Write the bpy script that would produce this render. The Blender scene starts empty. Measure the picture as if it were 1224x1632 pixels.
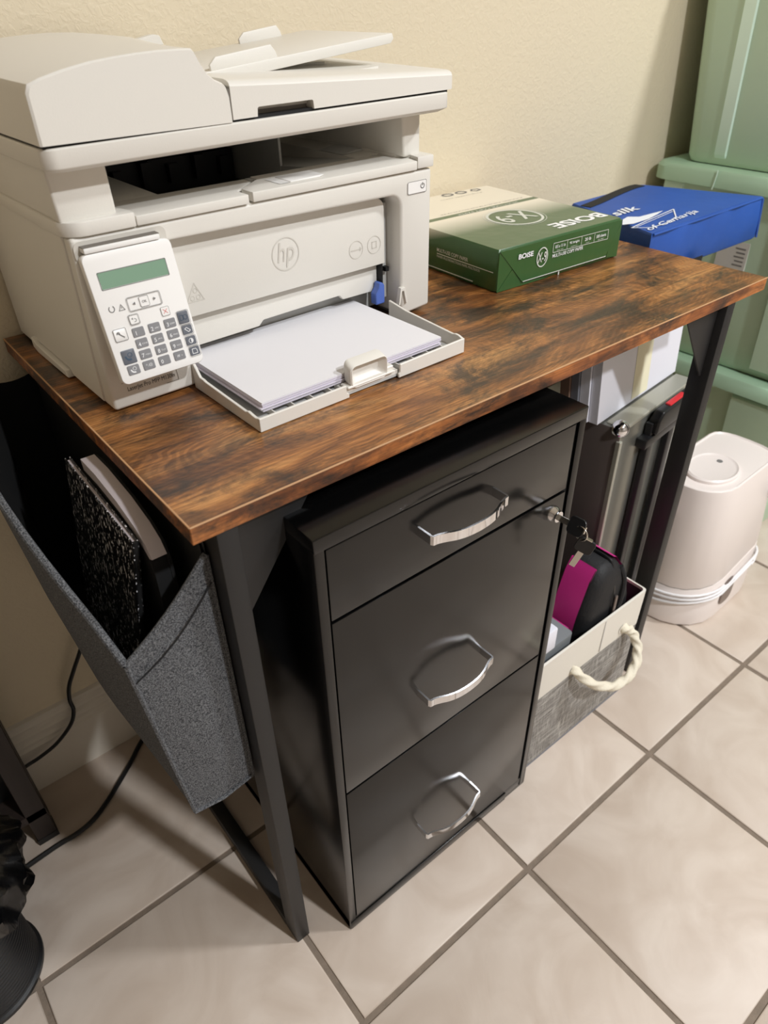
import bpy, bmesh, math, random
from mathutils import Vector, Matrix, Euler
random.seed(7)
S = bpy.context.scene
C = S.collection
PI = math.pi

# ------------------------------------------------------------------ camera
cam_d = bpy.data.cameras.new('camera')
cam = bpy.data.objects.new('camera', cam_d); C.objects.link(cam)
cam.rotation_mode = 'XYZ'
cam.location = (-0.14813, -0.42456, 1.06483)
cam.rotation_euler = (0.935459, 0.017305, -0.682449)
cam_d.sensor_fit = 'VERTICAL'; cam_d.sensor_height = 36.0; cam_d.sensor_width = 27.0
cam_d.lens = 1127.485 / 1632 * 36.0
cam_d.clip_start = 0.02; cam_d.clip_end = 30
cam_d.dof.use_dof = True; cam_d.dof.focus_distance = 0.78; cam_d.dof.aperture_fstop = 7.0
S.camera = cam

# ------------------------------------------------------------------ world, exposure
w = bpy.data.worlds.new('room_air'); S.world = w; w.use_nodes = True
w.node_tree.nodes['Background'].inputs[0].default_value = (0.95, 0.97, 1.0, 1)
w.node_tree.nodes['Background'].inputs[1].default_value = 0.12
S.view_settings.view_transform = 'Standard'; S.view_settings.look = 'None'
S.view_settings.gamma = 1.0; S.view_settings.use_curve_mapping = False
S.view_settings.exposure = 0.0
H = 0.74                      # desk top height
WALL_Y = 0.4895
LAMP_A = (1.55, -1.10, 2.47); POW_A = 38.0
LAMP_B = (0.62, -1.72, 2.47); POW_B = 56.0

# ------------------------------------------------------------------ materials
def nd(nt, typ, **kw):
    n = nt.nodes.new(typ)
    for k, v in kw.items():
        if k in n.inputs.keys() if isinstance(k, str) else False: n.inputs[k].default_value = v
        else: setattr(n, k, v)
    return n
def lin(c):
    return tuple(((x/255)/12.92 if x/255 <= .04045 else ((x/255+.055)/1.055)**2.4) for x in c[:3]) + (1,)
MATS = {}
def mat(name, rgb, rough=.5, metal=0, spec=.5, bump=0, bscale=200, var=0, vscale=8, trans=0, coat=0, stretch=None):
    m = bpy.data.materials.new(name); m.use_nodes = True; nt = m.node_tree
    b = nt.nodes['Principled BSDF']
    col = lin(rgb)
    b.inputs['Base Color'].default_value = col; b.inputs['Roughness'].default_value = rough
    b.inputs['Metallic'].default_value = metal; b.inputs['Specular IOR Level'].default_value = spec
    b.inputs['Transmission Weight'].default_value = trans
    b.inputs['Coat Weight'].default_value = coat
    tc = nt.nodes.new('ShaderNodeTexCoord'); mp = nt.nodes.new('ShaderNodeMapping')
    nt.links.new(tc.outputs['Object'], mp.inputs['Vector'])
    if stretch: mp.inputs['Scale'].default_value = stretch
    if var:
        n = nt.nodes.new('ShaderNodeTexNoise'); n.inputs['Scale'].default_value = vscale; n.inputs['Detail'].default_value = 5
        nt.links.new(mp.outputs[0], n.inputs['Vector'])
        r = nt.nodes.new('ShaderNodeValToRGB'); nt.links.new(n.outputs['Fac'], r.inputs[0])
        r.color_ramp.elements[0].position = .3; r.color_ramp.elements[1].position = .7
        r.color_ramp.elements[0].color = tuple(x*(1-var) for x in col[:3])+(1,)
        r.color_ramp.elements[1].color = tuple(min(1, x*(1+var)) for x in col[:3])+(1,)
        nt.links.new(r.outputs[0], b.inputs['Base Color'])
    if bump:
        n = nt.nodes.new('ShaderNodeTexNoise'); n.inputs['Scale'].default_value = bscale; n.inputs['Detail'].default_value = 4
        nt.links.new(mp.outputs[0], n.inputs['Vector'])
        bp = nt.nodes.new('ShaderNodeBump'); bp.inputs['Strength'].default_value = bump; bp.inputs['Distance'].default_value = .002
        nt.links.new(n.outputs['Fac'], bp.inputs['Height']); nt.links.new(bp.outputs[0], b.inputs['Normal'])
    MATS[name] = m
    return m
M = lambda n: MATS[n]
mat('printer_white', (226, 222, 213), .42, bump=.06, bscale=900)
mat('printer_grey', (190, 190, 186), .5)
mat('relief_shade', (208, 203, 193), .5)  # shell plastic with relief shading put into the colour
mat('panel_white', (244, 242, 238), .38)
mat('seam_grey', (120, 114, 106), .7)
mat('dark_gap', (14, 14, 15), .7)
mat('lcd_green', (128, 160, 136), .25)
mat('key_grey', (138, 138, 140), .5)
mat('key_dark', (104, 108, 116), .5)
mat('ink_white', (240, 240, 240), .6)
mat('ink_grey', (120, 118, 116), .6)
mat('ink_black', (38, 34, 32), .6)
mat('ink_blue', (62, 84, 104), .6)
mat('ink_red', (216, 92, 84), .6)
mat('paper_white', (230, 228, 230), .75)
mat('paper_edge', (222, 216, 226), .8)
mat('lever_blue', (84, 112, 190), .4)
mat('black_frame', (30, 29, 29), .5, bump=.05, bscale=1500)
mat('cabinet_black', (5, 5, 5), .21, spec=.5)
mat('chrome', (225, 225, 228), .07, metal=1)
mat('nickel', (200, 196, 188), .18, metal=1)
mat('black_plastic', (20, 20, 22), .4)
mat('rim_green', (174, 206, 178), .42, bump=.04, bscale=400)
mat('tote_green', (190, 214, 188), .45, bump=.05, bscale=300, var=.04, vscale=4)
mat('rib_green', (222, 246, 228), .42)
mat('label_paper', (205, 202, 196), .7)
mat('bag_blue', (38, 82, 164), .55, bump=.35, bscale=40, var=.08, vscale=12)
mat('strap_black', (22, 22, 24), .8)
mat('print_white', (228, 232, 240), .6)
mat('humid_white', (236, 226, 220), .32)
mat('cable_white', (236, 234, 234), .4)
mat('cable_black', (16, 16, 17), .45)
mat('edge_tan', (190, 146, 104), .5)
mat('carton', (150, 112, 74), .85, var=.1, vscale=20)
mat('case_silver', (150, 150, 142), .34, metal=.75, bump=.03, bscale=300)
mat('case_trim', (176, 174, 160), .4, metal=.4)
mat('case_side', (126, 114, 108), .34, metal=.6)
mat('red_plastic', (206, 40, 48), .4)
mat('folder_white', (226, 226, 234), .5)
mat('folder_cream', (232, 226, 196), .7)
mat('folder_grey', (120, 122, 130), .5)
mat('folder_brown', (120, 96, 82), .7)
mat('basket_white', (226, 220, 208), .8, bump=.25, bscale=700)
mat('basket_lining', (54, 52, 52), .8)
mat('rope', (226, 218, 198), .85, bump=.4, bscale=350)
mat('pink', (224, 54, 148), .5, bump=.15, bscale=500)
mat('pouch_black', (20, 20, 22), .65, bump=.3, bscale=300)
mat('grey_plastic', (130, 134, 136), .4)
mat('lining_black', (13, 13, 14), .85)
mat('pad_white', (196, 186, 188), .75)
mat('dark_wood', (44, 35, 31), .5, var=.2, vscale=30, stretch=(4, 4, .4))
mat('bin_black', (26, 26, 27), .42, bump=.05, bscale=500)
mat('liner_black', (8, 8, 9), .27, bump=.5, bscale=60)
mat('trim_white', (226, 218, 204), .4)
mat('ceiling_white', (240, 236, 228), .9)
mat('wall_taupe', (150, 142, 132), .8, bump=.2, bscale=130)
mat('grout', (128, 114, 100), .9, bump=.4, bscale=500, var=.12, vscale=60)
mat('ream_flap_edge', (214, 216, 206), .5)

def wall_mat():
    m = bpy.data.materials.new('wall_beige'); m.use_nodes = True; nt = m.node_tree; b = nt.nodes['Principled BSDF']
    b.inputs['Base Color'].default_value = lin((226, 212, 184)); b.inputs['Roughness'].default_value = .62
    tc = nt.nodes.new('ShaderNodeTexCoord')
    n = nt.nodes.new('ShaderNodeTexNoise'); n.inputs['Scale'].default_value = 130; n.inputs['Detail'].default_value = 3; n.inputs['Distortion'].default_value = .8
    r = nt.nodes.new('ShaderNodeValToRGB'); r.color_ramp.elements[0].position = .42; r.color_ramp.elements[1].position = .62
    bp = nt.nodes.new('ShaderNodeBump'); bp.inputs['Strength'].default_value = .16; bp.inputs['Distance'].default_value = .003
    nt.links.new(tc.outputs['Object'], n.inputs['Vector']); nt.links.new(n.outputs['Fac'], r.inputs[0])
    nt.links.new(r.outputs[0], bp.inputs['Height']); nt.links.new(bp.outputs[0], b.inputs['Normal'])
    MATS['wall_beige'] = m
wall_mat()
def tile_mat():
    m = bpy.data.materials.new('tile_cream'); m.use_nodes = True; nt = m.node_tree; b = nt.nodes['Principled BSDF']
    b.inputs['Roughness'].default_value = .46
    g = nt.nodes.new('ShaderNodeNewGeometry'); oi = nt.nodes.new('ShaderNodeObjectInfo')
    ad = nt.nodes.new('ShaderNodeVectorMath'); ad.operation = 'MULTIPLY_ADD'
    cx = nt.nodes.new('ShaderNodeCombineXYZ')
    for i in range(3): nt.links.new(oi.outputs['Random'], cx.inputs[i])
    ad.inputs[1].default_value = (9, 9, 9)
    nt.links.new(cx.outputs[0], ad.inputs[0]); nt.links.new(g.outputs['Position'], ad.inputs[2])
    n = nt.nodes.new('ShaderNodeTexNoise'); n.inputs['Scale'].default_value = 7; n.inputs['Detail'].default_value = 8; n.inputs['Distortion'].default_value = 1.6
    nt.links.new(ad.outputs[0], n.inputs['Vector'])
    r = nt.nodes.new('ShaderNodeValToRGB'); e = r.color_ramp.elements
    e[0].position = .3; e[0].color = lin((193, 176, 160)); e[1].position = .7; e[1].color = lin((212, 198, 184))
    nt.links.new(n.outputs['Fac'], r.inputs[0]); nt.links.new(r.outputs[0], b.inputs['Base Color'])
    n2 = nt.nodes.new('ShaderNodeTexNoise'); n2.inputs['Scale'].default_value = 9; n2.inputs['Detail'].default_value = 3; n2.inputs['Distortion'].default_value = 2.5
    nt.links.new(ad.outputs[0], n2.inputs['Vector'])
    bp = nt.nodes.new('ShaderNodeBump'); bp.inputs['Strength'].default_value = .06; bp.inputs['Distance'].default_value = .010
    nt.links.new(n2.outputs['Fac'], bp.inputs['Height']); nt.links.new(bp.outputs[0], b.inputs['Normal'])
    MATS['tile_cream'] = m
tile_mat()
def wood_mat(name, edge=False):
    m = bpy.data.materials.new(name); m.use_nodes = True; nt = m.node_tree; b = nt.nodes['Principled BSDF']
    L = nt.links.new
    tc = nt.nodes.new('ShaderNodeTexCoord')
    # knot centred distortion of the grain lines
    def mapping(scale, loc=(0, 0, 0)):
        mp = nt.nodes.new('ShaderNodeMapping'); mp.inputs['Scale'].default_value = scale; mp.inputs['Location'].default_value = loc
        L(tc.outputs['Object'], mp.inputs['Vector']); return mp
    def noise(mp, sc, det=6, dist=0, rough=.55):
        n = nt.nodes.new('ShaderNodeTexNoise'); n.inputs['Scale'].default_value = sc; n.inputs['Detail'].default_value = det
        n.inputs['Distortion'].default_value = dist; n.inputs['Roughness'].default_value = rough
        L(mp.outputs[0], n.inputs['Vector']); return n
    def ramp(src, stops):
        r = nt.nodes.new('ShaderNodeValToRGB'); e = r.color_ramp.elements
        e[0].position, e[0].color = stops[0][0], stops[0][1]; e[1].position, e[1].color = stops[-1][0], stops[-1][1]
        for p, c in stops[1:-1]:
            k = e.new(p); k.color = c
        L(src, r.inputs[0]); return r
    def mix(fac, a, bb, mode='MIX'):
        x = nt.nodes.new('ShaderNodeMix'); x.data_type = 'RGBA'; x.blend_type = mode
        if isinstance(fac, float): x.inputs[0].default_value = fac
        else: L(fac, x.inputs[0])
        L(a, x.inputs[6]); L(bb, x.inputs[7]); return x.outputs[2]
    base = noise(mapping((2.6, 10.0, 10.0)), 1.9, 8, .5, .62)
    c1 = ramp(base.outputs['Fac'], [(.30, lin((78, 50, 33))), (.43, lin((128, 82, 46))), (.54, lin((172, 116, 64))), (.70, lin((206, 152, 92)))])
    # dark smoky blotches
    bl = noise(mapping((3.6, 8.5, 8.5), (3.1, 1.7, 0)), 2.2, 10, .5, .74)
    f1 = ramp(bl.outputs['Fac'], [(.45, (0, 0, 0, 1)), (.60, (.92, .92, .92, 1))])
    dk = nt.nodes.new('ShaderNodeRGB'); dk.outputs[0].default_value = lin((54, 45, 38))
    c2 = mix(f1.outputs[0], c1.outputs[0], dk.outputs[0])
    # growth rings: contour lines of a smooth field stretched along the board, uneven in strength
    mpk = mapping((.30, 1.0, 1.0), (-.235*.30, -.0865, 0)); wob = noise(mapping((2.2, 7, 7), (.4, .1, 0)), 1.5, 3, .4)
    sx = nt.nodes.new('ShaderNodeVectorMath'); sx.operation = 'MULTIPLY'; sx.inputs[1].default_value = (1, 1, 0); L(mpk.outputs[0], sx.inputs[0])
    le = nt.nodes.new('ShaderNodeVectorMath'); le.operation = 'LENGTH'; L(sx.outputs[0], le.inputs[0])
    fld = nt.nodes.new('ShaderNodeMath'); fld.operation = 'MULTIPLY_ADD'; fld.inputs[1].default_value = .075; L(wob.outputs['Fac'], fld.inputs[0]); L(le.outputs['Value'], fld.inputs[2])
    mu = nt.nodes.new('ShaderNodeMath'); mu.operation = 'MULTIPLY'; mu.inputs[1].default_value = 1650 if not edge else 700
    L(fld.outputs[0], mu.inputs[0])
    jit = noise(mapping((3, 60, 60)), 2.0, 3)
    mj = nt.nodes.new('ShaderNodeMath'); mj.operation = 'MULTIPLY_ADD'; mj.inputs[1].default_value = 2.2
    L(jit.outputs['Fac'], mj.inputs[0]); L(mu.outputs[0], mj.inputs[2])
    sn = nt.nodes.new('ShaderNodeMath'); sn.operation = 'SINE'; L(mj.outputs[0], sn.inputs[0])
    ln = ramp(sn.outputs[0], [(.0, (.56, .52, .48, 1)), (.45, (1.0, 1.0, 1.0, 1)), (1.0, (1.10, 1.08, 1.05, 1))])
    pw = noise(mapping((4, 9, 9), (7, 3, 1)), 1.6, 3)
    pf = ramp(pw.outputs['Fac'], [(.36, (.12, .12, .12, 1)), (.64, (.7, .7, .7, 1))])
    c3 = mix(pf.outputs[0], c2, ln.outputs[0], 'MULTIPLY')
    # fine fibres and pores
    fi = noise(mapping((7, 330, 330)), 1.0, 6, 0, .75)
    f2 = ramp(fi.outputs['Fac'], [(.36, (.40, .36, .32, 1)), (.60, (1.22, 1.20, 1.16, 1))])
    c4 = mix(.8, c3, f2.outputs[0], 'MULTIPLY')
    if edge:
        tint = nt.nodes.new('ShaderNodeRGB'); tint.outputs[0].default_value = (1.02, .82, .70, 1)
        c4 = mix(1.0, c4, tint.outputs[0], 'MULTIPLY')
    L(c4, b.inputs['Base Color'])
    b.inputs['Roughness'].default_value = .30 if not edge else .55
    bp = nt.nodes.new('ShaderNodeBump'); bp.inputs['Strength'].default_value = .25; bp.inputs['Distance'].default_value = .0006
    L(fi.outputs['Fac'], bp.inputs['Height']); L(bp.outputs[0], b.inputs['Normal'])
    MATS[name] = m
wood_mat('rustic_wood'); wood_mat('rustic_wood_edge', True)
def fabric_mat(name, a, c, scale=620):
    m = bpy.data.materials.new(name); m.use_nodes = True; nt = m.node_tree; b = nt.nodes['Principled BSDF']
    b.inputs['Roughness'].default_value = .9; b.inputs['Specular IOR Level'].default_value = .2
    tc = nt.nodes.new('ShaderNodeTexCoord')
    v = nt.nodes.new('ShaderNodeTexVoronoi'); v.inputs['Scale'].default_value = scale
    n = nt.nodes.new('ShaderNodeTexNoise'); n.inputs['Scale'].default_value = scale*.6; n.inputs['Detail'].default_value = 6
    nt.links.new(tc.outputs['Object'], v.inputs['Vector']); nt.links.new(tc.outputs['Object'], n.inputs['Vector'])
    r = nt.nodes.new('ShaderNodeValToRGB'); r.color_ramp.elements[0].position = .38; r.color_ramp.elements[1].position = .62
    r.color_ramp.elements[0].color = lin(a); r.color_ramp.elements[1].color = lin(c)
    nt.links.new(n.outputs['Fac'], r.inputs[0]); nt.links.new(r.outputs[0], b.inputs['Base Color'])
    bp = nt.nodes.new('ShaderNodeBump'); bp.inputs['Strength'].default_value = .6; bp.inputs['Distance'].default_value = .0015
    nt.links.new(v.outputs['Distance'], bp.inputs['Height']); nt.links.new(bp.outputs[0], b.inputs['Normal'])
    MATS[name] = m
fabric_mat('grey_fabric', (58, 59, 62), (122, 123, 125), 1300)
def mesh_mat():
    m = bpy.data.materials.new('grey_mesh'); m.use_nodes = True; nt = m.node_tree; b = nt.nodes['Principled BSDF']
    b.inputs['Roughness'].default_value = .7
    tc = nt.nodes.new('ShaderNodeTexCoord')
    def nz(sc):
        mp = nt.nodes.new('ShaderNodeMapping'); mp.inputs['Scale'].default_value = sc
        n = nt.nodes.new('ShaderNodeTexNoise'); n.inputs['Scale'].default_value = 1; n.inputs['Detail'].default_value = 5
        nt.links.new(tc.outputs['Object'], mp.inputs[0]); nt.links.new(mp.outputs[0], n.inputs['Vector']); return n
    a, c = nz((30, 30, 900)), nz((900, 900, 30))
    mx = nt.nodes.new('ShaderNodeMath'); mx.operation = 'MAXIMUM'
    nt.links.new(a.outputs['Fac'], mx.inputs[0]); nt.links.new(c.outputs['Fac'], mx.inputs[1])
    r = nt.nodes.new('ShaderNodeValToRGB'); r.color_ramp.elements[0].position = .48; r.color_ramp.elements[1].position = .72
    r.color_ramp.elements[0].color = lin((104, 100, 96)); r.color_ramp.elements[1].color = lin((206, 202, 194))
    nt.links.new(mx.outputs[0], r.inputs[0]); nt.links.new(r.outputs[0], b.inputs['Base Color'])
    MATS['grey_mesh'] = m
mesh_mat()
def marble_mat():
    m = bpy.data.materials.new('marbled_cover'); m.use_nodes = True; nt = m.node_tree; b = nt.nodes['Principled BSDF']
    b.inputs['Roughness'].default_value = .45
    tc = nt.nodes.new('ShaderNodeTexCoord'); mp = nt.nodes.new('ShaderNodeMapping'); mp.inputs['Scale'].default_value = (1, 1.7, .8)
    n = nt.nodes.new('ShaderNodeTexNoise'); n.inputs['Scale'].default_value = 190; n.inputs['Detail'].default_value = 2; n.inputs['Distortion'].default_value = .7
    r = nt.nodes.new('ShaderNodeValToRGB'); r.color_ramp.interpolation = 'LINEAR'
    r.color_ramp.elements[0].position = .59; r.color_ramp.elements[1].position = .61
    r.color_ramp.elements[0].color = lin((9, 9, 10)); r.color_ramp.elements[1].color = lin((240, 238, 240))
    nt.links.new(tc.outputs['Object'], mp.inputs[0]); nt.links.new(mp.outputs[0], n.inputs['Vector'])
    nt.links.new(n.outputs['Fac'], r.inputs[0]); nt.links.new(r.outputs[0], b.inputs['Base Color'])
    MATS['marbled_cover'] = m
marble_mat()
def ream_mat():
    # printed wrapper: green front fading to cream half way, one dark green band, cream beyond (object coordinates)
    m = bpy.data.materials.new('ream_wrapper'); m.use_nodes = True; nt = m.node_tree; b = nt.nodes['Principled BSDF']
    b.inputs['Roughness'].default_value = .3; b.inputs['Coat Weight'].default_value = .3; b.inputs['Coat Roughness'].default_value = .25
    tc = nt.nodes.new('ShaderNodeTexCoord'); sp = nt.nodes.new('ShaderNodeSeparateXYZ'); nt.links.new(tc.outputs['Object'], sp.inputs[0])
    # f = y - 2.2*(h - z): the fade starts further back lower down the sides
    a = nt.nodes.new('ShaderNodeMath'); a.operation = 'MULTIPLY_ADD'; a.inputs[1].default_value = 3.4; a.inputs[2].default_value = -.055*3.4
    nt.links.new(sp.outputs['Z'], a.inputs[0])
    s = nt.nodes.new('ShaderNodeMath'); s.operation = 'ADD'; nt.links.new(sp.outputs['Y'], s.inputs[0]); nt.links.new(a.outputs[0], s.inputs[1])
    d = nt.nodes.new('ShaderNodeMath'); d.operation = 'DIVIDE'; d.inputs[1].default_value = .28; nt.links.new(s.outputs[0], d.inputs[0])
    r = nt.nodes.new('ShaderNodeValToRGB'); e = r.color_ramp.elements
    G = lin((54, 92, 48)); CR = lin((238, 230, 212))
    e[0].position = .30; e[0].color = G; e[1].position = .55; e[1].color = CR
    for p, c in ((.575, CR), (.58, G), (.618, G), (.623, CR)):
        k = e.new(p); k.color = c
    nt.links.new(d.outputs[0], r.inputs[0]); nt.links.new(r.outputs[0], b.inputs['Base Color'])
    n = nt.nodes.new('ShaderNodeTexNoise'); n.inputs['Scale'].default_value = 22
    nt.links.new(tc.outputs['Object'], n.inputs['Vector'])
    bp = nt.nodes.new('ShaderNodeBump'); bp.inputs['Strength'].default_value = .2; bp.inputs['Distance'].default_value = .006
    nt.links.new(n.outputs['Fac'], bp.inputs['Height']); nt.links.new(bp.outputs[0], b.inputs['Normal'])
    MATS['ream_wrapper'] = m
    mat('ream_green', (54, 92, 48), .3, coat=.3, bump=.25, bscale=28)
ream_mat()
def lamp_mat():
    m = bpy.data.materials.new('lamp_glow'); m.use_nodes = True; nt = m.node_tree; b = nt.nodes['Principled BSDF']
    b.inputs['Emission Color'].default_value = (1, .9, .78, 1); b.inputs['Emission Strength'].default_value = 2.0
    MATS['lamp_glow'] = m
lamp_mat()

# ------------------------------------------------------------------ mesh helpers
def merge(bm, t):
    me = bpy.data.meshes.new('tmp'); t.to_mesh(me); t.free(); bm.from_mesh(me); bpy.data.meshes.remove(me)
def box(bm, x0, x1, y0, y1, z0, z1, bev=0, seg=2):
    t = bmesh.new()
    bmesh.ops.create_cube(t, size=1)
    for v in t.verts: v.co = Vector(((x0+x1)/2+v.co.x*(x1-x0), (y0+y1)/2+v.co.y*(y1-y0), (z0+z1)/2+v.co.z*(z1-z0)))
    if bev: bmesh.ops.bevel(t, geom=t.edges[:], offset=bev, segments=seg, affect='EDGES', profile=.5)
    merge(bm, t); return bm
AX = {'x': lambda a, u, v: Vector((a, u, v)), 'y': lambda a, u, v: Vector((u, a, v)), 'z': lambda a, u, v: Vector((u, v, a))}
def prism(bm, pts, axis, a, b, bev=0, seg=2):
    """closed 2D outline extruded along an axis (axis x: pts=(y,z); y: (x,z); z: (x,y))"""
    t = bmesh.new(); f = AX[axis]
    va = [t.verts.new(f(a, *p)) for p in pts]; vb = [t.verts.new(f(b, *p)) for p in pts]
    fa = t.faces.new(va); fb = t.faces.new(vb[::-1]); n = len(pts)
    for i in range(n): t.faces.new((va[i], vb[i], vb[(i+1) % n], va[(i+1) % n]))
    bmesh.ops.recalc_face_normals(t, faces=t.faces[:])
    if bev:
        es = list({e for e in t.edges if e.calc_face_angle(0) > .35})
        bmesh.ops.bevel(t, geom=es, offset=bev, segments=seg, affect='EDGES', profile=.5)
    bmesh.ops.triangulate(t, faces=[q for q in t.faces if len(q.verts) > 4])
    merge(bm, t); return bm
def rrect(x0, x1, y0, y1, r, n=5):
    out = []
    for cx, cy, a0 in ((x1-r, y1-r, 0), (x0+r, y1-r, PI/2), (x0+r, y0+r, PI), (x1-r, y0+r, 1.5*PI)):
        for i in range(n+1):
            a = a0+PI/2*i/n; out.append((cx+r*math.cos(a), cy+r*math.sin(a)))
    return out
def loft(bm, rings, cap=True, closed=True):
    t = bmesh.new(); R = [[t.verts.new(p) for p in r] for r in rings]; n = len(rings[0])
    for a, b in zip(R, R[1:]):
        for i in range(n if closed else n-1): t.faces.new((a[i], a[(i+1) % n], b[(i+1) % n], b[i]))
    if cap and closed: t.faces.new(R[0][::-1]); t.faces.new(R[-1])
    bmesh.ops.recalc_face_normals(t, faces=t.faces[:])
    bmesh.ops.triangulate(t, faces=[q for q in t.faces if len(q.verts) > 4])
    merge(bm, t); return bm
def frame_of(d):
    d = d.normalized(); u = d.cross(Vector((0, 0, 1)))
    if u.length < 1e-3: u = d.cross(Vector((0, 1, 0)))
    u.normalize(); return u, d.cross(u).normalized()
def cyl(bm, p0, p1, r0, r1=None, seg=20):
    p0, p1 = Vector(p0), Vector(p1); r1 = r0 if r1 is None else r1; u, v = frame_of(p1-p0)
    ring = lambda p, r: [p+u*r*math.cos(2*PI*i/seg)+v*r*math.sin(2*PI*i/seg) for i in range(seg)]
    return loft(bm, [ring(p0, r0), ring(p1, r1)])
def lathe(bm, prof, c, seg=32):
    return loft(bm, [[Vector((c[0]+r*math.cos(2*PI*i/seg), c[1]+r*math.sin(2*PI*i/seg), c[2]+z)) for i in range(seg)] for r, z in prof])
def smooth_path(pts, n=8):
    P = [Vector(p) for p in pts]; P = [2*P[0]-P[1]]+P+[2*P[-1]-P[-2]]; out = []
    for i in range(1, len(P)-2):
        a, b, c, d = P[i-1:i+3]
        for k in range(n):
            t = k/n; out.append(.5*((2*b)+(c-a)*t+(2*a-5*b+4*c-d)*t*t+(3*b-a-3*c+d)*t**3))
    out.append(P[-2]); return out
def tube(bm, pts, r, seg=8, twist=None):
    rings = []; N = len(pts); u = None
    for i, p in enumerate(pts):
        d = (pts[min(i+1, N-1)]-pts[max(i-1, 0)]).normalized()
        if u is None: u, _ = frame_of(d)
        u = (u-d*u.dot(d)).normalized(); v = d.cross(u)
        ring = []
        for k in range(seg):
            a = 2*PI*k/seg
            rr = r if twist is None else r*(1+.22*math.cos(3*a+twist*i))
            ring.append(p+u*rr*math.cos(a)+v*rr*math.sin(a))
        rings.append(ring)
    return loft(bm, rings)
def strip(bm, path, z0, z1, th):
    """vertical plate of thickness th following a path of (x, y)"""
    P = [Vector((p[0], p[1], 0)) for p in path]; rings = []
    for i, p in enumerate(P):
        d = (P[min(i+1, len(P)-1)]-P[max(i-1, 0)]).normalized(); n = Vector((-d.y, d.x, 0))*th/2
        rings.append([p+n+Vector((0, 0, z0)), p-n+Vector((0, 0, z0)), p-n+Vector((0, 0, z1)), p+n+Vector((0, 0, z1))])
    return loft(bm, rings)
def quadplate(bm, a, b, c, d, th):
    """four 3D corners given a thickness along the back of their normal"""
    a, b, c, d = map(Vector, (a, b, c, d)); n = (b-a).cross(d-a).normalized()*th
    return loft(bm, [[a, b, c, d], [a-n, b-n, c-n, d-n]])
def obj(name, bm, m, parent=None, ang=35, kind=None, label=None):
    me = bpy.data.meshes.new(name); bm.to_mesh(me); bm.free()
    for q in me.polygons: q.use_smooth = True
    me.set_sharp_from_angle(angle=math.radians(ang))
    for mm in (m if isinstance(m, (list, tuple)) else [m]): me.materials.append(M(mm))
    o = bpy.data.objects.new(name, me); C.objects.link(o)
    if parent: o.parent = parent
    if kind: o['kind'] = kind
    if label: o['label'] = label
    return o
def new(): return bmesh.new()
def thing(name, label, cat, loc=(0, 0, 0), rz=0, group=None):
    o = bpy.data.objects.new(name, None); C.objects.link(o); o.location = loc; o.rotation_euler = (0, 0, rz)
    o.empty_display_size = .05; o['label'] = label; o['category'] = cat
    if group: o['group'] = group
    return o
def tag(o, label, cat, group=None):
    o['label'] = label; o['category'] = cat
    if group: o['group'] = group
    return o
def struct(name, bm, m, parent=None):
    return obj(name, bm, m, parent, kind=None if parent else 'structure')
def text(s, origin, xd, yd, m, parent, width=None, height=None, name='lettering', align='LEFT', shear=0, bold=0, depth=.0002, lift=.0003):
    """flat printed letters; origin = baseline start (or centre), xd = reading direction, yd = up of the letters"""
    cu = bpy.data.curves.new('tmp_text', 'FONT'); cu.body = s; cu.size = 1; cu.shear = shear; cu.offset = bold; cu.resolution_u = 3
    cu.extrude = 0
    t = bpy.data.objects.new('tmp_text', cu); C.objects.link(t)
    dg = bpy.context.evaluated_depsgraph_get(); me = bpy.data.meshes.new_from_object(t.evaluated_get(dg))
    bpy.data.objects.remove(t); bpy.data.curves.remove(cu)
    xs = [v.co.x for v in me.vertices]; ys = [v.co.y for v in me.vertices]
    x0, x1, y0, y1 = min(xs), max(xs), min(ys), max(ys)
    sx = width/(x1-x0) if width else height/(y1-y0); sy = height/(y1-y0) if height else sx
    xd, yd = Vector(xd).normalized(), Vector(yd).normalized(); n = xd.cross(yd).normalized()
    ox = 0 if align == 'LEFT' else -(x1-x0)/2; oy = 0 if align == 'LEFT' else -(y1-y0)/2
    for v in me.vertices:
        a = (v.co.x-x0+ox)*sx; b = (v.co.y-y0+oy)*sy
        v.co = Vector(origin)+xd*a+yd*b+n*lift
    me.materials.append(M(m)); me.name = name
    o = bpy.data.objects.new(name, me); C.objects.link(o); o.parent = parent
    return o
def ring2(bm, c, xd, yd, rx, ry, wd, lift=.0003, seg=32, a0=0, a1=2*PI):
    """flat ring / arc printed or raised on a surface"""
    xd, yd = Vector(xd).normalized(), Vector(yd).normalized(); n = xd.cross(yd); c = Vector(c)+n*lift
    t = bmesh.new(); full = abs(a1-a0-2*PI) < 1e-6; N = seg+(0 if full else 1); A = []; B = []
    for i in range(N):
        a = a0+(a1-a0)*i/seg; e = xd*math.cos(a); f = yd*math.sin(a)
        A.append(t.verts.new(c+e*rx+f*ry)); B.append(t.verts.new(c+e*(rx-wd)+f*(ry-wd)))
    for i in range(seg):
        j = (i+1) % N; t.faces.new((A[i], A[j], B[j], B[i]))
    merge(bm, t); return bm
def flat(bm, pts):
    t = bmesh.new(); t.faces.new([t.verts.new(p) for p in pts]); bmesh.ops.triangulate(t, faces=t.faces[:]); merge(bm, t); return bm
def outline(bm, pts, wd, closed=True):
    """thin flat line along 3D points lying in one plane"""
    P = [Vector(p) for p in pts]; n = (P[1]-P[0]).cross(P[2]-P[1]).normalized()
    m = len(P)
    for i in range(m if closed else m-1):
        a, b = P[i], P[(i+1) % m]; d = (b-a).normalized(); s = d.cross(n)*wd/2; a2, b2 = a-d*wd/2, b+d*wd/2
        flat(bm, [a2+s, b2+s, b2-s, a2-s])
    return bm

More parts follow.
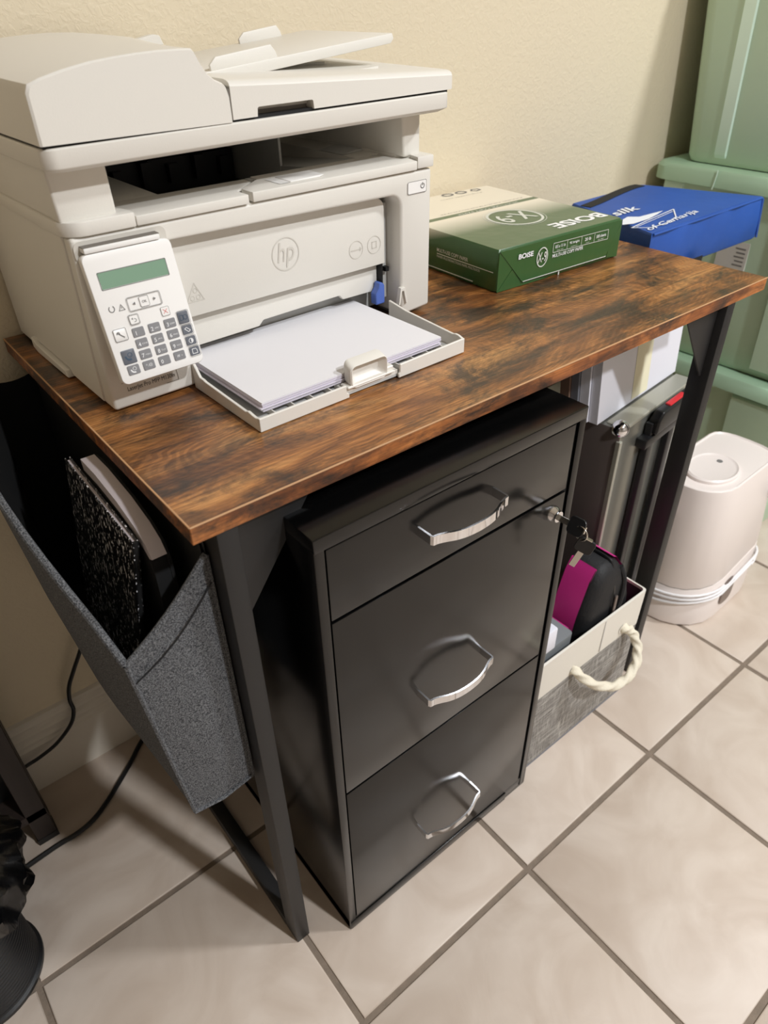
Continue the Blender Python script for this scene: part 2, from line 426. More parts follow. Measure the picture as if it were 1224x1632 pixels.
# ------------------------------------------------------------------ the room
RX0, RX1, RY0, RZ1 = -1.75, 2.75, -2.75, 2.5
bm = box(new(), RX0-.1, RX1+.1, RY0-.1, WALL_Y+.1, -.06, -.003); floor = struct('floor', bm, 'grout')
P_, GX, GY, GW = .311, .3437, -.1322, .0085
tm = None
i0 = int(math.floor((RX0-GX)/P_))-1; i1 = int(math.ceil((RX1-GX)/P_)); j0 = int(math.floor((RY0-GY)/P_))-1; j1 = 2
for i in range(i0, i1+1):
    for j in range(j0, j1):
        x0 = max(GX+i*P_+GW/2, RX0); x1 = min(GX+(i+1)*P_-GW/2, RX1); y0 = max(GY+j*P_+GW/2, RY0); y1 = min(GY+(j+1)*P_-GW/2, WALL_Y)
        if x1-x0 < .01 or y1-y0 < .01: continue
        whole = abs(x1-x0-(P_-GW)) < 1e-6 and abs(y1-y0-(P_-GW)) < 1e-6
        if whole and tm:
            o = bpy.data.objects.new('tile', tm); C.objects.link(o); o.parent = floor
        else:
            hx, hy = (x1-x0)/2, (y1-y0)/2
            t = bmesh.new()
            b_ = .0016
            rr = [[Vector((sx*(hx-k), sy*(hy-k), z)) for sx, sy in ((-1, -1), (1, -1), (1, 1), (-1, 1))] for k, z in ((0, -.004), (0, -b_), (b_*.4, -b_*.35), (b_*1.3, 0))]
            loft(t, rr); o = obj('tile', t, 'tile_cream', floor, ang=60)
            if whole: tm = o.data
        o.location = ((x0+x1)/2, (y0+y1)/2, random.uniform(-.0003, .0003))
struct('wall_back', box(new(), RX0-.1, RX1+.1, WALL_Y, WALL_Y+.1, 0, RZ1), 'wall_beige')
struct('wall_left', box(new(), RX0-.1, RX0, RY0, WALL_Y, 0, RZ1), 'wall_taupe')
struct('wall_right', box(new(), RX1, RX1+.1, RY0, WALL_Y, 0, RZ1), 'wall_taupe')
struct('wall_front', box(new(), RX0-.1, RX1+.1, RY0-.1, RY0, 0, RZ1), 'wall_taupe')
struct('ceiling', box(new(), RX0-.1, RX1+.1, RY0-.1, WALL_Y+.1, RZ1, RZ1+.08), 'ceiling_white')
bb = [(0, 0), (-.0159, 0), (-.0159, .096), (-.0125, .100), (-.0135, .106), (-.0100, .110), (-.0115, .120), (-.0070, .125), (-.0085, .135), (-.0045, .140), (-.0055, .147), (0, .15)]
struct('baseboard_back', prism(new(), [(WALL_Y+p[0]-.0001, p[1]) for p in bb], 'x', RX0, 1.9), 'trim_white')

def ceiling_lamp(loc, power, size, label):
    t = thing('ceiling_lamp', label, 'lamp', (loc[0], loc[1], RZ1))
    obj('lamp_base', lathe(new(), [(.17, 0), (.17, -.018), (.15, -.022)], (0, 0, 0)), 'ceiling_white', t)
    obj('diffuser', lathe(new(), [(.15, -.02), (.155, -.03), (.12, -.05), (.05, -.06), (.0, -.062)], (0, 0, 0)), 'lamp_glow', t)
    l = bpy.data.lights.new('ceiling_light', 'AREA'); l.shape = 'DISK'; l.size = size; l.energy = power; l.color = (.93, .96, 1.0)
    o = bpy.data.objects.new('ceiling_light', l); C.objects.link(o); o.location = (loc[0], loc[1], loc[2]-.04)
ceiling_lamp(LAMP_A, POW_A, .22, 'round white ceiling lamp nearer the desk, out of frame')
ceiling_lamp(LAMP_B, POW_B, .14, 'round white ceiling lamp farther from the desk, out of frame')

# ------------------------------------------------------------------ desk
DW, DD, DT = .8662, .4835, .0172
desk = thing('desk', 'rustic brown wood desk with black metal legs against the beige wall', 'desk', (0, 0, 0))
bm = box(new(), 0, DW, 0, DD, H-DT, H, .0006, 1)
top = obj('desktop', bm, ['rustic_wood', 'rustic_wood_edge', 'black_plastic'], desk)
for q in top.data.polygons:
    q.material_index = 0 if q.normal.z > .9 else 2 if q.normal.z < -.9 else 1
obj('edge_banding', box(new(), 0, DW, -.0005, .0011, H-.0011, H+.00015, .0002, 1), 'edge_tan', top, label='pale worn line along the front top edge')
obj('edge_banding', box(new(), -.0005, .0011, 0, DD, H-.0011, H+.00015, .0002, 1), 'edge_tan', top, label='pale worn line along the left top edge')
LX = ((.0202, .0398), (.7762, .7958))
for k, (a, b) in enumerate(LX):
    for y0, y1 in ((.0012, .0312), (DD-.035, DD-.005)):
        obj('leg', box(new(), a, b, y0, y1, 0, H-DT, .0012, 2), 'black_frame', desk)
    obj('foot_rail', box(new(), a, b, .0312, DD-.035, .0, .0196, .001, 2), 'black_frame', desk)
    obj('top_rail', box(new(), a, b, .0312, DD-.035, H-DT-.0196, H-DT, .001, 2), 'black_frame', desk)
def gusset(x0, sgn):
    p = [(x0, H-DT-.002), (x0+sgn*.078, H-DT-.002), (x0+sgn*.003, H-DT-.105), (x0, H-DT-.105)]
    obj('gusset_plate', prism(new(), p, 'y', .012, .0145, .0006, 1), 'black_frame', desk)
    obj('bracket_bolt', cyl(new(), (x0+sgn*.0, .018, H-DT-.012), (x0+sgn*.006, .018, H-DT-.012), .006, seg=12), 'black_plastic', desk)
gusset(.0415, 1); gusset(.7745, -1)
obj('crossbar', box(new(), .0398, .7762, DD-.03, DD-.01, H-DT-.0196, H-DT, .001, 2), 'black_frame', desk)
obj('crossbar', box(new(), .0398, .7762, .02, .0375, H-DT-.0150, H-DT, .001, 2), 'black_frame', desk)

# ------------------------------------------------------------------ printer (local frame: x right, y back, z up)
PA = math.radians(1.25)
pr = thing('printer', 'white multifunction laser printer with tilted keypad and open paper tray on the desk', 'printer', (.0288, .2108, H+.0002), PA)
PWH = 'printer_white'
# front shell with the tray recess open at the bottom
def arc(cx, cz, r, a0, a1, n=6): return [(cx+r*math.cos(a0+(a1-a0)*i/n), cz+r*math.sin(a0+(a1-a0)*i/n)) for i in range(n+1)]
Rr = .014
pts = [(0, .003), (0, .1632), (.4125, .1632), (.4125, .006), (.3665, .003)] + [(.3665, .1415-Rr)] + arc(.3665-Rr, .1415-Rr, Rr, 0, PI/2)[1:] + [(.0865, .1455), (.0865, .003)]
bm = prism(new(), pts, 'y', 0, .06, .0035, 3)
box(bm, .0005, .412, .058, .27, .004, .1200, .004, 2); box(bm, .0005, .412, .25, .27, .11, .1632)
body = obj('body_shell', bm, PWH, pr)
obj('side_panel', prism(new(), [(.022, .006), (.1005, .006), (.1075, .012), (.214, .012), (.2160, .004), (.27, .004), (.27, .203), (.165, .186), (.018, .170), (.0146, .158)], 'x', -.0016, .002, .0007, 1), PWH, pr)
obj('hand_grip', prism(new(), [(.108, .0015), (.112, .009), (.2, .011), (.214, .016), (.2139, .003), (.2, -.0)], 'x', -.006, .004, .001, 1), PWH, pr)
obj('foot', box(new(), .02, .05, .02, .05, 0, .005), 'seam_grey', pr); obj('foot', box(new(), .37, .4, .02, .05, 0, .007), 'seam_grey', pr)
obj('foot', box(new(), .02, .05, .22, .25, 0, .005), 'seam_grey', pr); obj('foot', box(new(), .37, .4, .22, .25, 0, .007), 'seam_grey', pr)
# ledge either side of the output tray
Lr = [(-.0040, .27), (-.0040, .016)] + [( -.0040+.019-.019*math.cos(a*PI/12), .016-.019*math.sin(a*PI/12)) for a in range(1, 7)] + [(.0588, -.003), (.0588, .01), (.0475, .05), (.0475, .27)]
obj('ledge', prism(new(), Lr, 'z', .1635, .1755, .0012, 2), PWH, pr)
Rl = [(.3885, -.003), (.4125, -.003), (.4145, .003), (.4145, .27), (.383, .27), (.383, .03), (.394, .016)]
obj('ledge', prism(new(), Rl, 'z', .1650, .1770, .0012, 2), PWH, pr)
# output tray shelf with a sunken middle
obj('output_tray', prism(new(), [(.0592, -.003), (.1725, -.003), (.1725, .018), (.205, .046), (.205, .06), (.0592, .06), (.048, .05), (.0592, .012)], 'z', .1637, .1722, .0012, 2), PWH, pr)
obj('output_tray', prism(new(), [(.1768, -.003), (.3880, -.003), (.3932, .016), (.382, .032), (.382, .06), (.212, .06), (.212, .046), (.1768, .018)], 'z', .1642, .1734, .0012, 2), PWH, pr)
obj('tray_flap', box(new(), .2056, .2114, .05, .06, .165, .1722), 'printer_grey', pr)
bm = prism(new(), [(.226, .1735), (.262, .1735), (.268, .1755), (.2265, .1748)], 'y', .006, .034, .0004, 1)
flat(bm, [(.214, .006, .1738), (.262, .006, .1741), (.262, .034, .1741), (.214, .034, .1738)])
obj('latch_pocket', bm, 'panel_white', pr)
box_l = box(new(), .047, .1105, .058, .25, .120, .1718); obj('tray_side', box_l, PWH, pr)
box_r = prism(new(), [(.352, .120), (.352, .1728), (.3835, .1745), (.3835, .120)], 'y', .058, .25); obj('tray_side', box_r, PWH, pr)
obj('paper_corner_stop', prism(new(), [(.352, .1735), (.381, .1745), (.381, .1765), (.372, .1765)], 'y', .085, .13), 'printer_grey', pr)
obj('tray_step', box(new(), .112, .286, .058, .0745, .12, .1650), 'printer_grey', pr)
obj('paper_exit', box(new(), .112, .286, .074, .25, .120, .1400), 'dark_gap', pr)
obj('paper_exit', box(new(), .1105, .1122, .0745, .25, .120, .1700), 'dark_gap', pr)
obj('paper_exit', box(new(), .112, .286, .236, .25, .156, .2150), 'dark_gap', pr)
bm = box(new(), .114, .280, .21, .235, .1400, .175)
for k in range(5): box(bm, .125+k*.033, .137+k*.033, .20, .212, .150, .170+.005*(k % 2))
obj('exit_rollers', bm, 'black_plastic', pr)
bm = prism(new(), [(.058, .1728), (.25, .152), (.25, .120), (.058, .120)], 'x', .286, .352); obj('tray_ramp', bm, 'printer_grey', pr)
bm = box(new(), .2855, .2885, .115, .236, .14, .2150); obj('exit_divider', bm, 'printer_grey', pr)
# pillars that carry the scanner
obj('scanner_pillar', prism(new(), [(-.002, .174), (.0475, .174), (.0465, .216), (-.0035, .216)], 'y', .006, .26, .0025, 3), PWH, pr)
obj('scanner_pillar', prism(new(), [(.3835, .175), (.4085, .175), (.4085, .2215), (.3820, .2215)], 'y', .015, .26, .003, 3), PWH, pr)
obj('rear_housing', box(new(), .0, .411, .25, .27, .16, .215), PWH, pr)
# scanner lid assembly, leaning a touch up to the right
T = lambda x: .0118*x
def tilt(bm):
    for v in bm.verts: v.co.z += T(v.co.x)
    return bm
SB = rrect(-.0095, .4207, -.0205, .25, .012, 5)
ring = lambda k, z: [Vector((x+(k if x < .2 else -k), y+(k if y < .1 else -k*.5), z)) for x, y in SB]
obj('scanner_bed', tilt(loft(new(), [ring(.006, .2152), ring(.0005, .2182), ring(0, .2192), ring(0, .2318), ring(.0012, .2330)])), PWH, pr)
obj('lid_gap', tilt(box(new(), -.006, .417, -.0165, .246, .2328, .2356)), 'dark_gap', pr)
# flat right-hand lid with a finger notch
def lidtop(x): return .2652-.0555*(x-.155) if x < .21 else .2621-.046*(x-.21)
bm = new()
n0 = [(.157, .2350), (.1815, .2350), (.1822, .2415), (.1835, .2425), (.2408, .2425), (.2421, .2415), (.2428, .2350), (.4195, .2350)]
topx = [.4205, .38, .33, .28, .25, .21, .18, .157]
fr = n0+[(.4207, .2360)]+[(x, lidtop(x)-.005) for x in topx]
prism(bm, fr, 'y', -.0195, -.006, 0)
rr = []
for yy, dz in ((-.0195, -.0050), (-.0180, -.0024), (-.0150, -.0009), (-.0100, -.0001), (.25, .0035)):
    rr.append([Vector((x, yy, .2352)) for x in topx]+[Vector((x, yy if dz else yy, lidtop(x)+dz)) for x in topx[::-1]])
loft(bm, [[Vector((p.x, max(p.y, -.0062), p.z)) if p.z < .24 else p for p in r] for r in rr])
obj('scanner_lid', tilt(bm), PWH, pr)
obj('lid_finger_notch', tilt(box(new(), .183, .2415, -.0085, -.0058, .2352, .2424)), 'seam_grey', pr)
# document feeder cover: profile along x at front and at back
PFa = [(-.0085, .2352), (-.0085, .2700), (-.0060, .2752), (.0040, .2786), (.0215, .2827), (.0420, .2863), (.0610, .2883), (.0800, .2897), (.0980, .2905), (.1160, .2906), (.1262, .2903), (.1285, .2880), (.1325, .2800), (.1370, .2730), (.1430, .2680), (.1500, .2650), (.1530, .2620), (.1548, .2540), (.1552, .2352)]
PFb = [(-.0085, .2352), (-.0085, .2760), (-.0060, .2805), (.0100, .2850), (.0350, .2905), (.0600, .2935), (.0850, .2952), (.1100, .2960), (.1350, .2953), (.1600, .2930), (.1800, .2906), (.1850, .2890), (.1900, .2840), (.1930, .2780), (.1950, .2720), (.1960, .2690), (.1965, .2640), (.1968, .2540), (.1970, .2352)]
rings = []
for y, t in ((-.0172, 0), (-.0205, 0), (-.0192, 0), (.02, .06), (.05, .16), (.10, .4), (.16, .7), (.21, .95), (.25, 1)):
    r = []
    for (xa, za), (xb, zb) in zip(PFa, PFb):
        x, z = xa+(xb-xa)*t, za+(zb-za)*t
        if y == -.0172: x = x+(.0035 if x < .05 else 0)
        if y == -.0205: x = x+(.0018 if x < .05 else 0); z -= .0012 if z > .26 else 0
        r.append(Vector((x, y, z-T(x))))
    rings.append(r)
rings = rings[1:]
obj('feeder_cover', tilt(loft(new(), rings)), PWH, pr, ang=28)
obj('lid_seam', tilt(prism(new(), [(.1552, .2352), (.1574, .2352), (.1574, .2575), (.1552, .2590)], 'y', -.0185, .0)), 'seam_grey', pr)
# document input tray of the feeder
bm = new()
tl = lambda x: .2625+.0935*(x-.165)
pts = [(.168, tl(.168)-.006), (.396, tl(.396)-.0048), (.4, tl(.4)-.001), (.398, tl(.398)+.0042), (.168, tl(.168)+.0042)]
prism(bm, pts, 'y', .049, .205, .001, 2)
obj('feeder_tray', bm, PWH, pr)
def guide(y, x0, x1, h, tilt_b=0):
    z0, z1 = tl(x0)+.003, tl(x1)+.003; r = .006
    p = [(x0, z0), (x1, z1), (x1-.002, z1+h-r), (x1-.007, z1+h), (x0+.006, z0+h), (x0-.001, z0+h-.006)]
    obj('paper_guide', prism(new(), p, 'y', y, y+.0035, .001, 2), PWH, pr)
guide(.050, .180, .2535, .0118); guide(.196, .300, .357, .0115)
obj('guide_slot', prism(new(), [(.15, .262), (.176, .2655), (.176, .2668), (.15, .2633)], 'y', .10, .19), 'seam_grey', pr)
obj('cover_hinge_fin', prism(new(), [(.186, .280), (.190, .2855), (.218, .2905), (.225, .2895), (.229, .280)], 'y', .238, .25, .001, 1), PWH, pr)
obj('paper_stop_ridge', prism(new(), [(.29, .262), (.345, .2607), (.345, .2640), (.335, .2640)], 'y', .10, .102), PWH, pr)
obj('paper_stop_ridge', prism(new(), [(.33, .2605), (.362, .2590), (.362, .2622), (.35, .2612)], 'y', .03, .032), PWH, pr)
# front flap (recessed, covers the toner) and what is under it
flap = [(.088, .0655)] + [(.355, .0655), (.355, .126)] + arc(.355-.012, .1268, .012, 0, PI/2)[1:] + [(.088, .1440)]
door = obj('front_door', prism(new(), flap, 'y', .0165, .024, .0008, 2), PWH, pr)
obj('recess_wall', box(new(), .087, .3665, .05, .058, .004, .142), 'printer_grey', pr)
obj('recess_wall', box(new(), .357, .3665, .026, .058, .02, .13, .001, 1), 'printer_grey', pr)
lip = [(.0885, .0645), (.352, .0655), (.352, .031), (.300, .0318), (.2950, .0375), (.1900, .0360), (.1840, .0305), (.0885, .0295)]
obj('feed_lip', prism(new(), lip, 'y', .028, .036, .0015, 2), PWH, pr)
obj('recess_slot', box(new(), .3525, .3545, .02, .05, .03, .07), 'dark_gap', pr)
obj('recess_latch', box(new(), .3585, .3635, .019, .03, .0540, .0590), 'dark_gap', pr)
bm = prism(new(), [(.3405, .018), (.3540, .018), (.3540, .040), (.3505, .0435), (.3465, .0435), (.3455, .037), (.3405, .031)], 'y', .016, .027, .001, 1)
obj('blue_lever', bm, 'lever_blue', pr, label='blue plastic release lever')
bm = prism(new(), [(.3600, .018), (.3625, .018), (.3655, .034), (.3680, .034), (.3715, .018), (.374, .018), (.370, .038), (.3635, .038)], 'y', -.003, .003, .0004, 1)
obj('tray_hinge_clip', bm, PWH, pr)
# flat marks on the door, embossing shade put into their grey
XD, YD = (1, 0, 0), (0, 0, 1)
def pd(x, z, y=.0165): return Vector((x, y, z))
bm = ring2(new(), (.2155+.0035, .0165, .1035), XD, YD, .0172, .0172, .0011, .0004, 40)
obj('embossed_emblem', bm, 'relief_shade', door)
text('hp', (.2190, .0163, .1030), XD, YD, 'relief_shade', door, width=.0215, height=.0262, align='CENTER', shear=.22, name='emblem_lettering')
bm = new()
for cx, cz in ((.3128, .0890), (.3392, .0896)):
    ring2(bm, (cx, .0165, cz), XD, YD, .0100, .0100, .0007, .0004, 28)
flat(bm, [pd(.305, .0895, .0161), pd(.319, .0895, .0161), pd(.319, .0882, .0161), pd(.305, .0882, .0161)])
flat(bm, [pd(.318, .0915, .0161), pd(.3215, .0889, .0161), pd(.318, .0863, .0161)])
outline(bm, [pd(.336, .086, .0161), pd(.336, .093, .0161), pd(.3425, .093, .0161), pd(.3425, .086, .0161)], .0008)
obj('embossed_symbol', bm, 'relief_shade', door)
bm = new()
outline(bm, [pd(.1000, .0800, .0161), pd(.1105, .0975, .0161), pd(.1190, .0800, .0161)], .0008)
for dx, dz in ((.1065, .0835), (.1105, .0905), (.1130, .0835)): ring2(bm, (dx, .0165, dz), XD, YD, .0025, .0025, .0006, .0004, 14)
obj('embossed_warning', bm, 'relief_shade', door)
# power button
bm = prism(new(), rrect(.3762, .4034, .1402, .1522, .0014, 3), 'y', -.0009, .003); pb = obj('power_button', bm, 'panel_white', pr)
bm = outline(new(), [Vector((x, -.0010, z)) for x, z in rrect(.3758, .4038, .1398, .1526, .0016, 3)], .0005)
obj('button_outline', bm, 'ink_grey', pb)
bm = ring2(new(), (.3978, -.0009, .1468), XD, YD, .0030, .0030, .0007, .0003, 20, PI*.68, PI*2.32)
flat(bm, [(.3974, -.0013, .1502), (.3982, -.0013, .1502), (.3982, -.0013, .1472), (.3974, -.0013, .1472)][::-1])
obj('power_symbol', bm, 'ink_black', pb)
# model name plate
bm = outline(new(), [(.0120, -.0003, .0285), (.0680, -.0003, .0275), (.0690, -.0003, .0150), (.0560, -.0003, .0148)], .0004, False)
obj('plate_outline', bm, 'seam_grey', pr)
text('LaserJet Pro MFP M130fn', (.0165, 0, .0178), (1, 0, .0), YD, 'ink_black', pr, width=.0490, height=.0058, name='model_lettering')

# control panel, hinged at its top edge (u right, v down the face)
cp_o = Vector((.0, -.008, .154)); cu_ = Vector((1, 0, 0)); cv_ = Vector((0, -.022, -.113)).normalized(); cn_ = cv_.cross(cu_).normalized()
if cn_.y > 0: cn_ = -cn_
def CP(u, v, h=0): return cp_o+cu_*(u+.019*(v-.02))+cv_*v+cn_*h
bm = new()
o_ = rrect(.0022, .0842, .0028, .1168, .0058, 6)
loft(bm, [[CP(u+(.001 if u < .04 else -.001), v+(.001 if v < .05 else -.001), -.0085) for u, v in o_], [CP(u, v, -.0070) for u, v in o_], [CP(u, v, -.0014) for u, v in o_], [CP(.0432+(u-.0432)*.985, .06+(v-.06)*.988, -.0002) for u, v in o_], [CP(.0432+(u-.0432)*.968, .06+(v-.06)*.976, 0) for u, v in o_]])
panel = obj('control_panel', bm, 'panel_white', pr)
obj('hinge_gap', box(new(), .006, .0745, -.0090, .0, .1560, .1567), 'seam_grey', panel)
obj('hinge_bar', box(new(), .006, .0745, -.0100, .004, .1515, .1562, .0012, 2), 'panel_white', panel)
obj('hinge_recess', prism(new(), rrect(.0010, .0845, .1425, .1600, .006, 5), 'y', -.0005, .0005), 'relief_shade', panel)
bm = new(); q = [CP(.0116, .0192, .0001), CP(.0738, .0192, .0001), CP(.0741, .0328, .0001), CP(.0119, .0328, .0001)]
flat(bm, q); obj('screen', bm, 'lcd_green', panel, label='blank grey-green display')
bm = new(); t2 = rrect(.0113, .0741, .0188, .0333, .0008, 2); outline(bm, [CP(u, v, .0002) for u, v in t2], .0006); obj('screen_bezel', bm, 'ink_grey', panel)
def key(u, v, w_, h_, m, name='key_button', hh=.0007):
    oo = rrect(u-w_/2, u+w_/2, v-h_/2, v+h_/2, .0011, 3)
    return obj(name, loft(new(), [[CP(a, b, -.0005) for a, b in oo], [CP(a, b, hh*.7) for a, b in oo], [CP(u+(a-u)*.95, v+(b-v)*.95, hh) for a, b in oo]]), m, panel)
def klab(s, u, v, hgt, m, wd=None, bold=.0):
    text(s, CP(u, v, .0008), cu_+cv_*-.0, -cv_, m, panel, height=hgt, width=wd, align='CENTER', bold=bold)
def line(pts, wd, m, name):
    bm = new(); outline(bm, [CP(u, v, .0009) for u, v in pts], wd); return obj(name, bm, m, panel)
cols = (.0304, .0458, .0612); rows = (.0740, .0841, .0944, .1046)
subs = [['', 'ABC', 'DEF'], ['GHI', 'JKL', 'MNO'], ['PQRS', 'TUV', 'WXYZ'], ['', '', '']]
nums = [['1', '2', '3'], ['4', '5', '6'], ['7', '8', '9'], ['*', '0', '#']]
for r in range(4):
    for c in range(3):
        key(cols[c], rows[r], .0112, .0082, 'key_grey')
        if r < 3:
            klab(nums[r][c], cols[c]-.0026, rows[r]+.0006, .0036, 'ink_white', bold=.01)
            if subs[r][c]: klab(subs[r][c], cols[c]+.0020, rows[r]+.0006, .0015, 'ink_white', wd=.0046)
        elif c == 1: klab('0', cols[c]-.0026, rows[r]+.0006, .0036, 'ink_white', bold=.01)
        elif c == 0: klab('*.@', cols[c], rows[r], .0030, 'ink_white', wd=.0065)
        else: klab('# -', cols[c], rows[r], .0026, 'ink_white', wd=.0055)
# call / copy keys and their symbols
key(.0150, .0926, .0125, .0128, 'key_dark'); key(.0155, .1048, .0112, .0086, 'key_grey')
def handset(u, v, s, m):
    bm = new(); ring2(bm, CP(u+.0006*s, v-.0012*s, .0009), cu_, -cv_, .0045*s, .0045*s, .0016*s, 0, 14, PI*1.0, PI*1.6)
    ring2(bm, CP(u+.0012*s, v-.0016*s, .0009), cu_, -cv_, .0022*s, .0022*s, .0005*s, 0, 14)
    obj('handset_symbol', bm, m, panel)
handset(.0150, .0926, 1.0, 'ink_blue'); handset(.0155, .1050, .8, 'ink_white')
for k, (u, v, w_, h_) in enumerate(((.0752, .0722, .0104, .0112), (.0757, .0838, .0098, .0082), (.0763, .0944, .0098, .0080), (.0770, .1046, .0098, .0080))):
    key(u, v, w_, h_, 'key_dark')
    line(rrect(u-w_/2-.0007, u+w_/2+.0007, v-h_/2-.0007, v+h_/2+.0007, .0013, 2), .0003, 'ink_grey', 'key_outline')
    mm = 'ink_blue' if k == 0 else 'ink_white'
    if k == 0:
        line(rrect(u-.0035, u-.0004, v-.0022, v+.0022, .0003, 1), .0004, mm, 'copy_symbol'); line(rrect(u+.0002, u+.0036, v-.0020, v+.0020, .0012, 2), .0004, mm, 'copy_symbol')
    elif k == 1: line([(u-.0025, v-.001), (u-.0005, v-.0022), (u+.0028, v+.0010), (u+.0008, v+.0022)], .0006, mm, 'scan_symbol')
    elif k == 2:
        bm = new(); ring2(bm, CP(u, v, .0009), cu_, -cv_, .0024, .0024, .0005, 0, 18); ring2(bm, CP(u, v, .0009), cu_, -cv_, .0023, .0023, .00229, 0, 10, -PI/2, PI/2); obj('contrast_symbol', bm, mm, panel)
    else:
        line([(u-.0024, v-.0022), (u+.0012, v-.0022), (u+.0024, v-.0008), (u+.0024, v+.0022), (u-.0024, v+.0022)], .0006, mm, 'document_symbol')
key(.0140, .0724, .0116, .0108, 'panel_white'); line(rrect(.0082, .0198, .0670, .0778, .0012, 3), .0004, 'ink_grey', 'key_outline')
bm = new(); outline(bm, [CP(.0118, .0706, .0009), CP(.0165, .0748, .0009), CP(.0166, .0749, .0009)], .0010, False); ring2(bm, CP(.0122, .0710, .0009), cu_, -cv_, .0016, .0016, .0007, 0, 12, -PI*.3, PI*1.2); obj('wrench_symbol', bm, 'ink_grey', panel)
key(.0440, .0497, .0084, .0088, 'panel_white'); line(rrect(.0398, .0482, .0452, .0541, .0010, 3), .0003, 'ink_grey', 'key_outline'); klab('OK', .0440, .0497, .0022, 'ink_grey', bold=.004)
line(rrect(.0290, .0593, .0443, .0552, .0014, 3), .0003, 'ink_grey', 'key_outline'); line(rrect(.0283, .0600, .0436, .0559, .0018, 3), .0003, 'ink_grey', 'key_outline')
bm = flat(new(), [CP(.0330, .0496, .0009), CP(.0354, .0482, .0009), CP(.0354, .0510, .0009)]); obj('arrow_symbol', bm, 'ink_grey', panel)
bm = flat(new(), [CP(.0552, .0496, .0009), CP(.0528, .0482, .0009), CP(.0528, .0510, .0009)]); obj('arrow_symbol', bm, 'ink_grey', panel)
key(.0299, .0627, .0080, .0076, 'panel_white'); line(rrect(.0258, .0340, .0588, .0666, .0010, 3), .0003, 'ink_grey', 'key_outline'); line(rrect(.0251, .0347, .0581, .0673, .0015, 3), .0003, 'ink_grey', 'key_outline')
line([(.0300, .0559), (.0300, .0581)], .0003, 'ink_grey', 'key_outline') if False else None
bm = new(); ring2(bm, CP(.0302, .0633, .0009), cu_, -cv_, .0019, .0016, .0005, 0, 14, -PI*.6, PI*.55); flat(bm, [CP(.0276, .0617, .0009), CP(.0290, .0606, .0009), CP(.0290, .0628, .0009)]); obj('back_symbol', bm, 'ink_grey', panel)
key(.0601, .0627, .0076, .0078, 'panel_white'); line(rrect(.0562, .0640, .0587, .0667, .0010, 3), .0003, 'ink_grey', 'key_outline')
bm = new()
for s in (1, -1): outline(bm, [CP(.0582, .0627-s*.0019, .0009), CP(.0620, .0627+s*.0019, .0009), CP(.0621, .0627+s*.0019, .0009)], .0006, False) if False else flat(bm, [CP(.0601-.0020-.0003, .0627-s*.0020, .0009), CP(.0601-.0020+.0003, .0627-s*.0020, .0009), CP(.0601+.0020+.0003, .0627+s*.0020, .0009), CP(.0601+.0020-.0003, .0627+s*.0020, .0009)])
obj('cancel_symbol', bm, 'ink_red', panel)
bm = new(); ring2(bm, CP(.0139, .0497, .0004), cu_, -cv_, .0028, .0030, .0007, 0, 18, PI*.7, PI*2.3); obj('ready_symbol', bm, 'ink_grey', panel)
bm = new(); outline(bm, [CP(.0200, .0526, .0004), CP(.0226, .0477, .0004), CP(.0252, .0526, .0004)], .0005); flat(bm, [CP(.0223, .0496, .0004), CP(.0229, .0496, .0004), CP(.0228, .0512, .0004), CP(.0224, .0512, .0004)]); obj('attention_symbol', bm, 'ink_grey', panel)

# open input tray
TW0, TW1, TF = .0848, .3490, -.1245
tray = new()
box(tray, TW0+.002, TW1-.002, TF+.004, .05, .0015, .0042)
obj('input_tray', tray, 'printer_grey', pr)
prof = [(-.123, .0005), (.0, .0005), (.0, .027), (-.004, .027), (-.0135, .0160), (-.020, .0160), (-.024, .0150), (-.100, .0125), (-.104, .0142), (-.112, .0130), (-.117, .0126), (-.1235, .0142)]
profR = [(-.123, .0005), (.0, .0005), (.0, .027), (-.03, .0225), (-.108, .0178), (-.112, .0190), (-.117, .0186), (-.1235, .0165)]
obj('tray_side_wall', prism(new(), prof, 'x', TW0, TW0+.003, .0004, 1), PWH, pr)
obj('tray_side_wall', prism(new(), profR, 'x', TW1-.003, TW1, .0004, 1), PWH, pr)
obj('tray_front_wall', prism(new(), [(TW0, .0005), (.1880, .0005), (.1880, .0050), (.1850, .0060), (.1850, .0140), (TW0, .0140)], 'y', TF, TF+.0028, .0004, 1), PWH, pr)
obj('tray_front_wall', prism(new(), [(.2530, .0005), (TW1, .0005), (TW1, .0168), (.2550, .0150), (.2550, .0060), (.2530, .0050)], 'y', TF, TF+.0028, .0006, 1), PWH, pr)
obj('tray_sill', box(new(), .185, .255, TF+.004, TF+.022, .0035, .0085, .0006, 1), PWH, pr)
for k in range(12):
    x = TW0+.022+k*.022
    if .183 < x < .257: continue
    obj('tray_rib', box(new(), x, x+.0012, TF+.0025, TF+.030, .003, .0100), PWH, pr)
# sliding paper-length guide
bm = new()
gz = [Vector((x, 0, z)) for x, z in rrect(.1915, .2390, .0095, .0330, .006, 5)]
def gr(y, k, dz=0): return [Vector((.21675+(p.x-.21675)*k, y, .0215+(p.z-.0215)*k+dz)) for p in gz]
loft(bm, [gr(-.1106, .94, .0016), gr(-.1130, 1.0, .0008), gr(-.1225, 1.0, -.0022), gr(-.1236, .95, -.0022), gr(-.1226, .89, -.0018), gr(-.1150, .72, .0012), gr(-.1142, .60, .0012)])
box(bm, .187, .2475, -.1240, -.1110, .0085, .0112, .0008, 1)
gd = obj('length_guide', bm, PWH, pr)
obj('guide_foot', box(new(), .2390, .2490, -.1210, -.1112, .009, .0155, .0012, 1), PWH, gd)

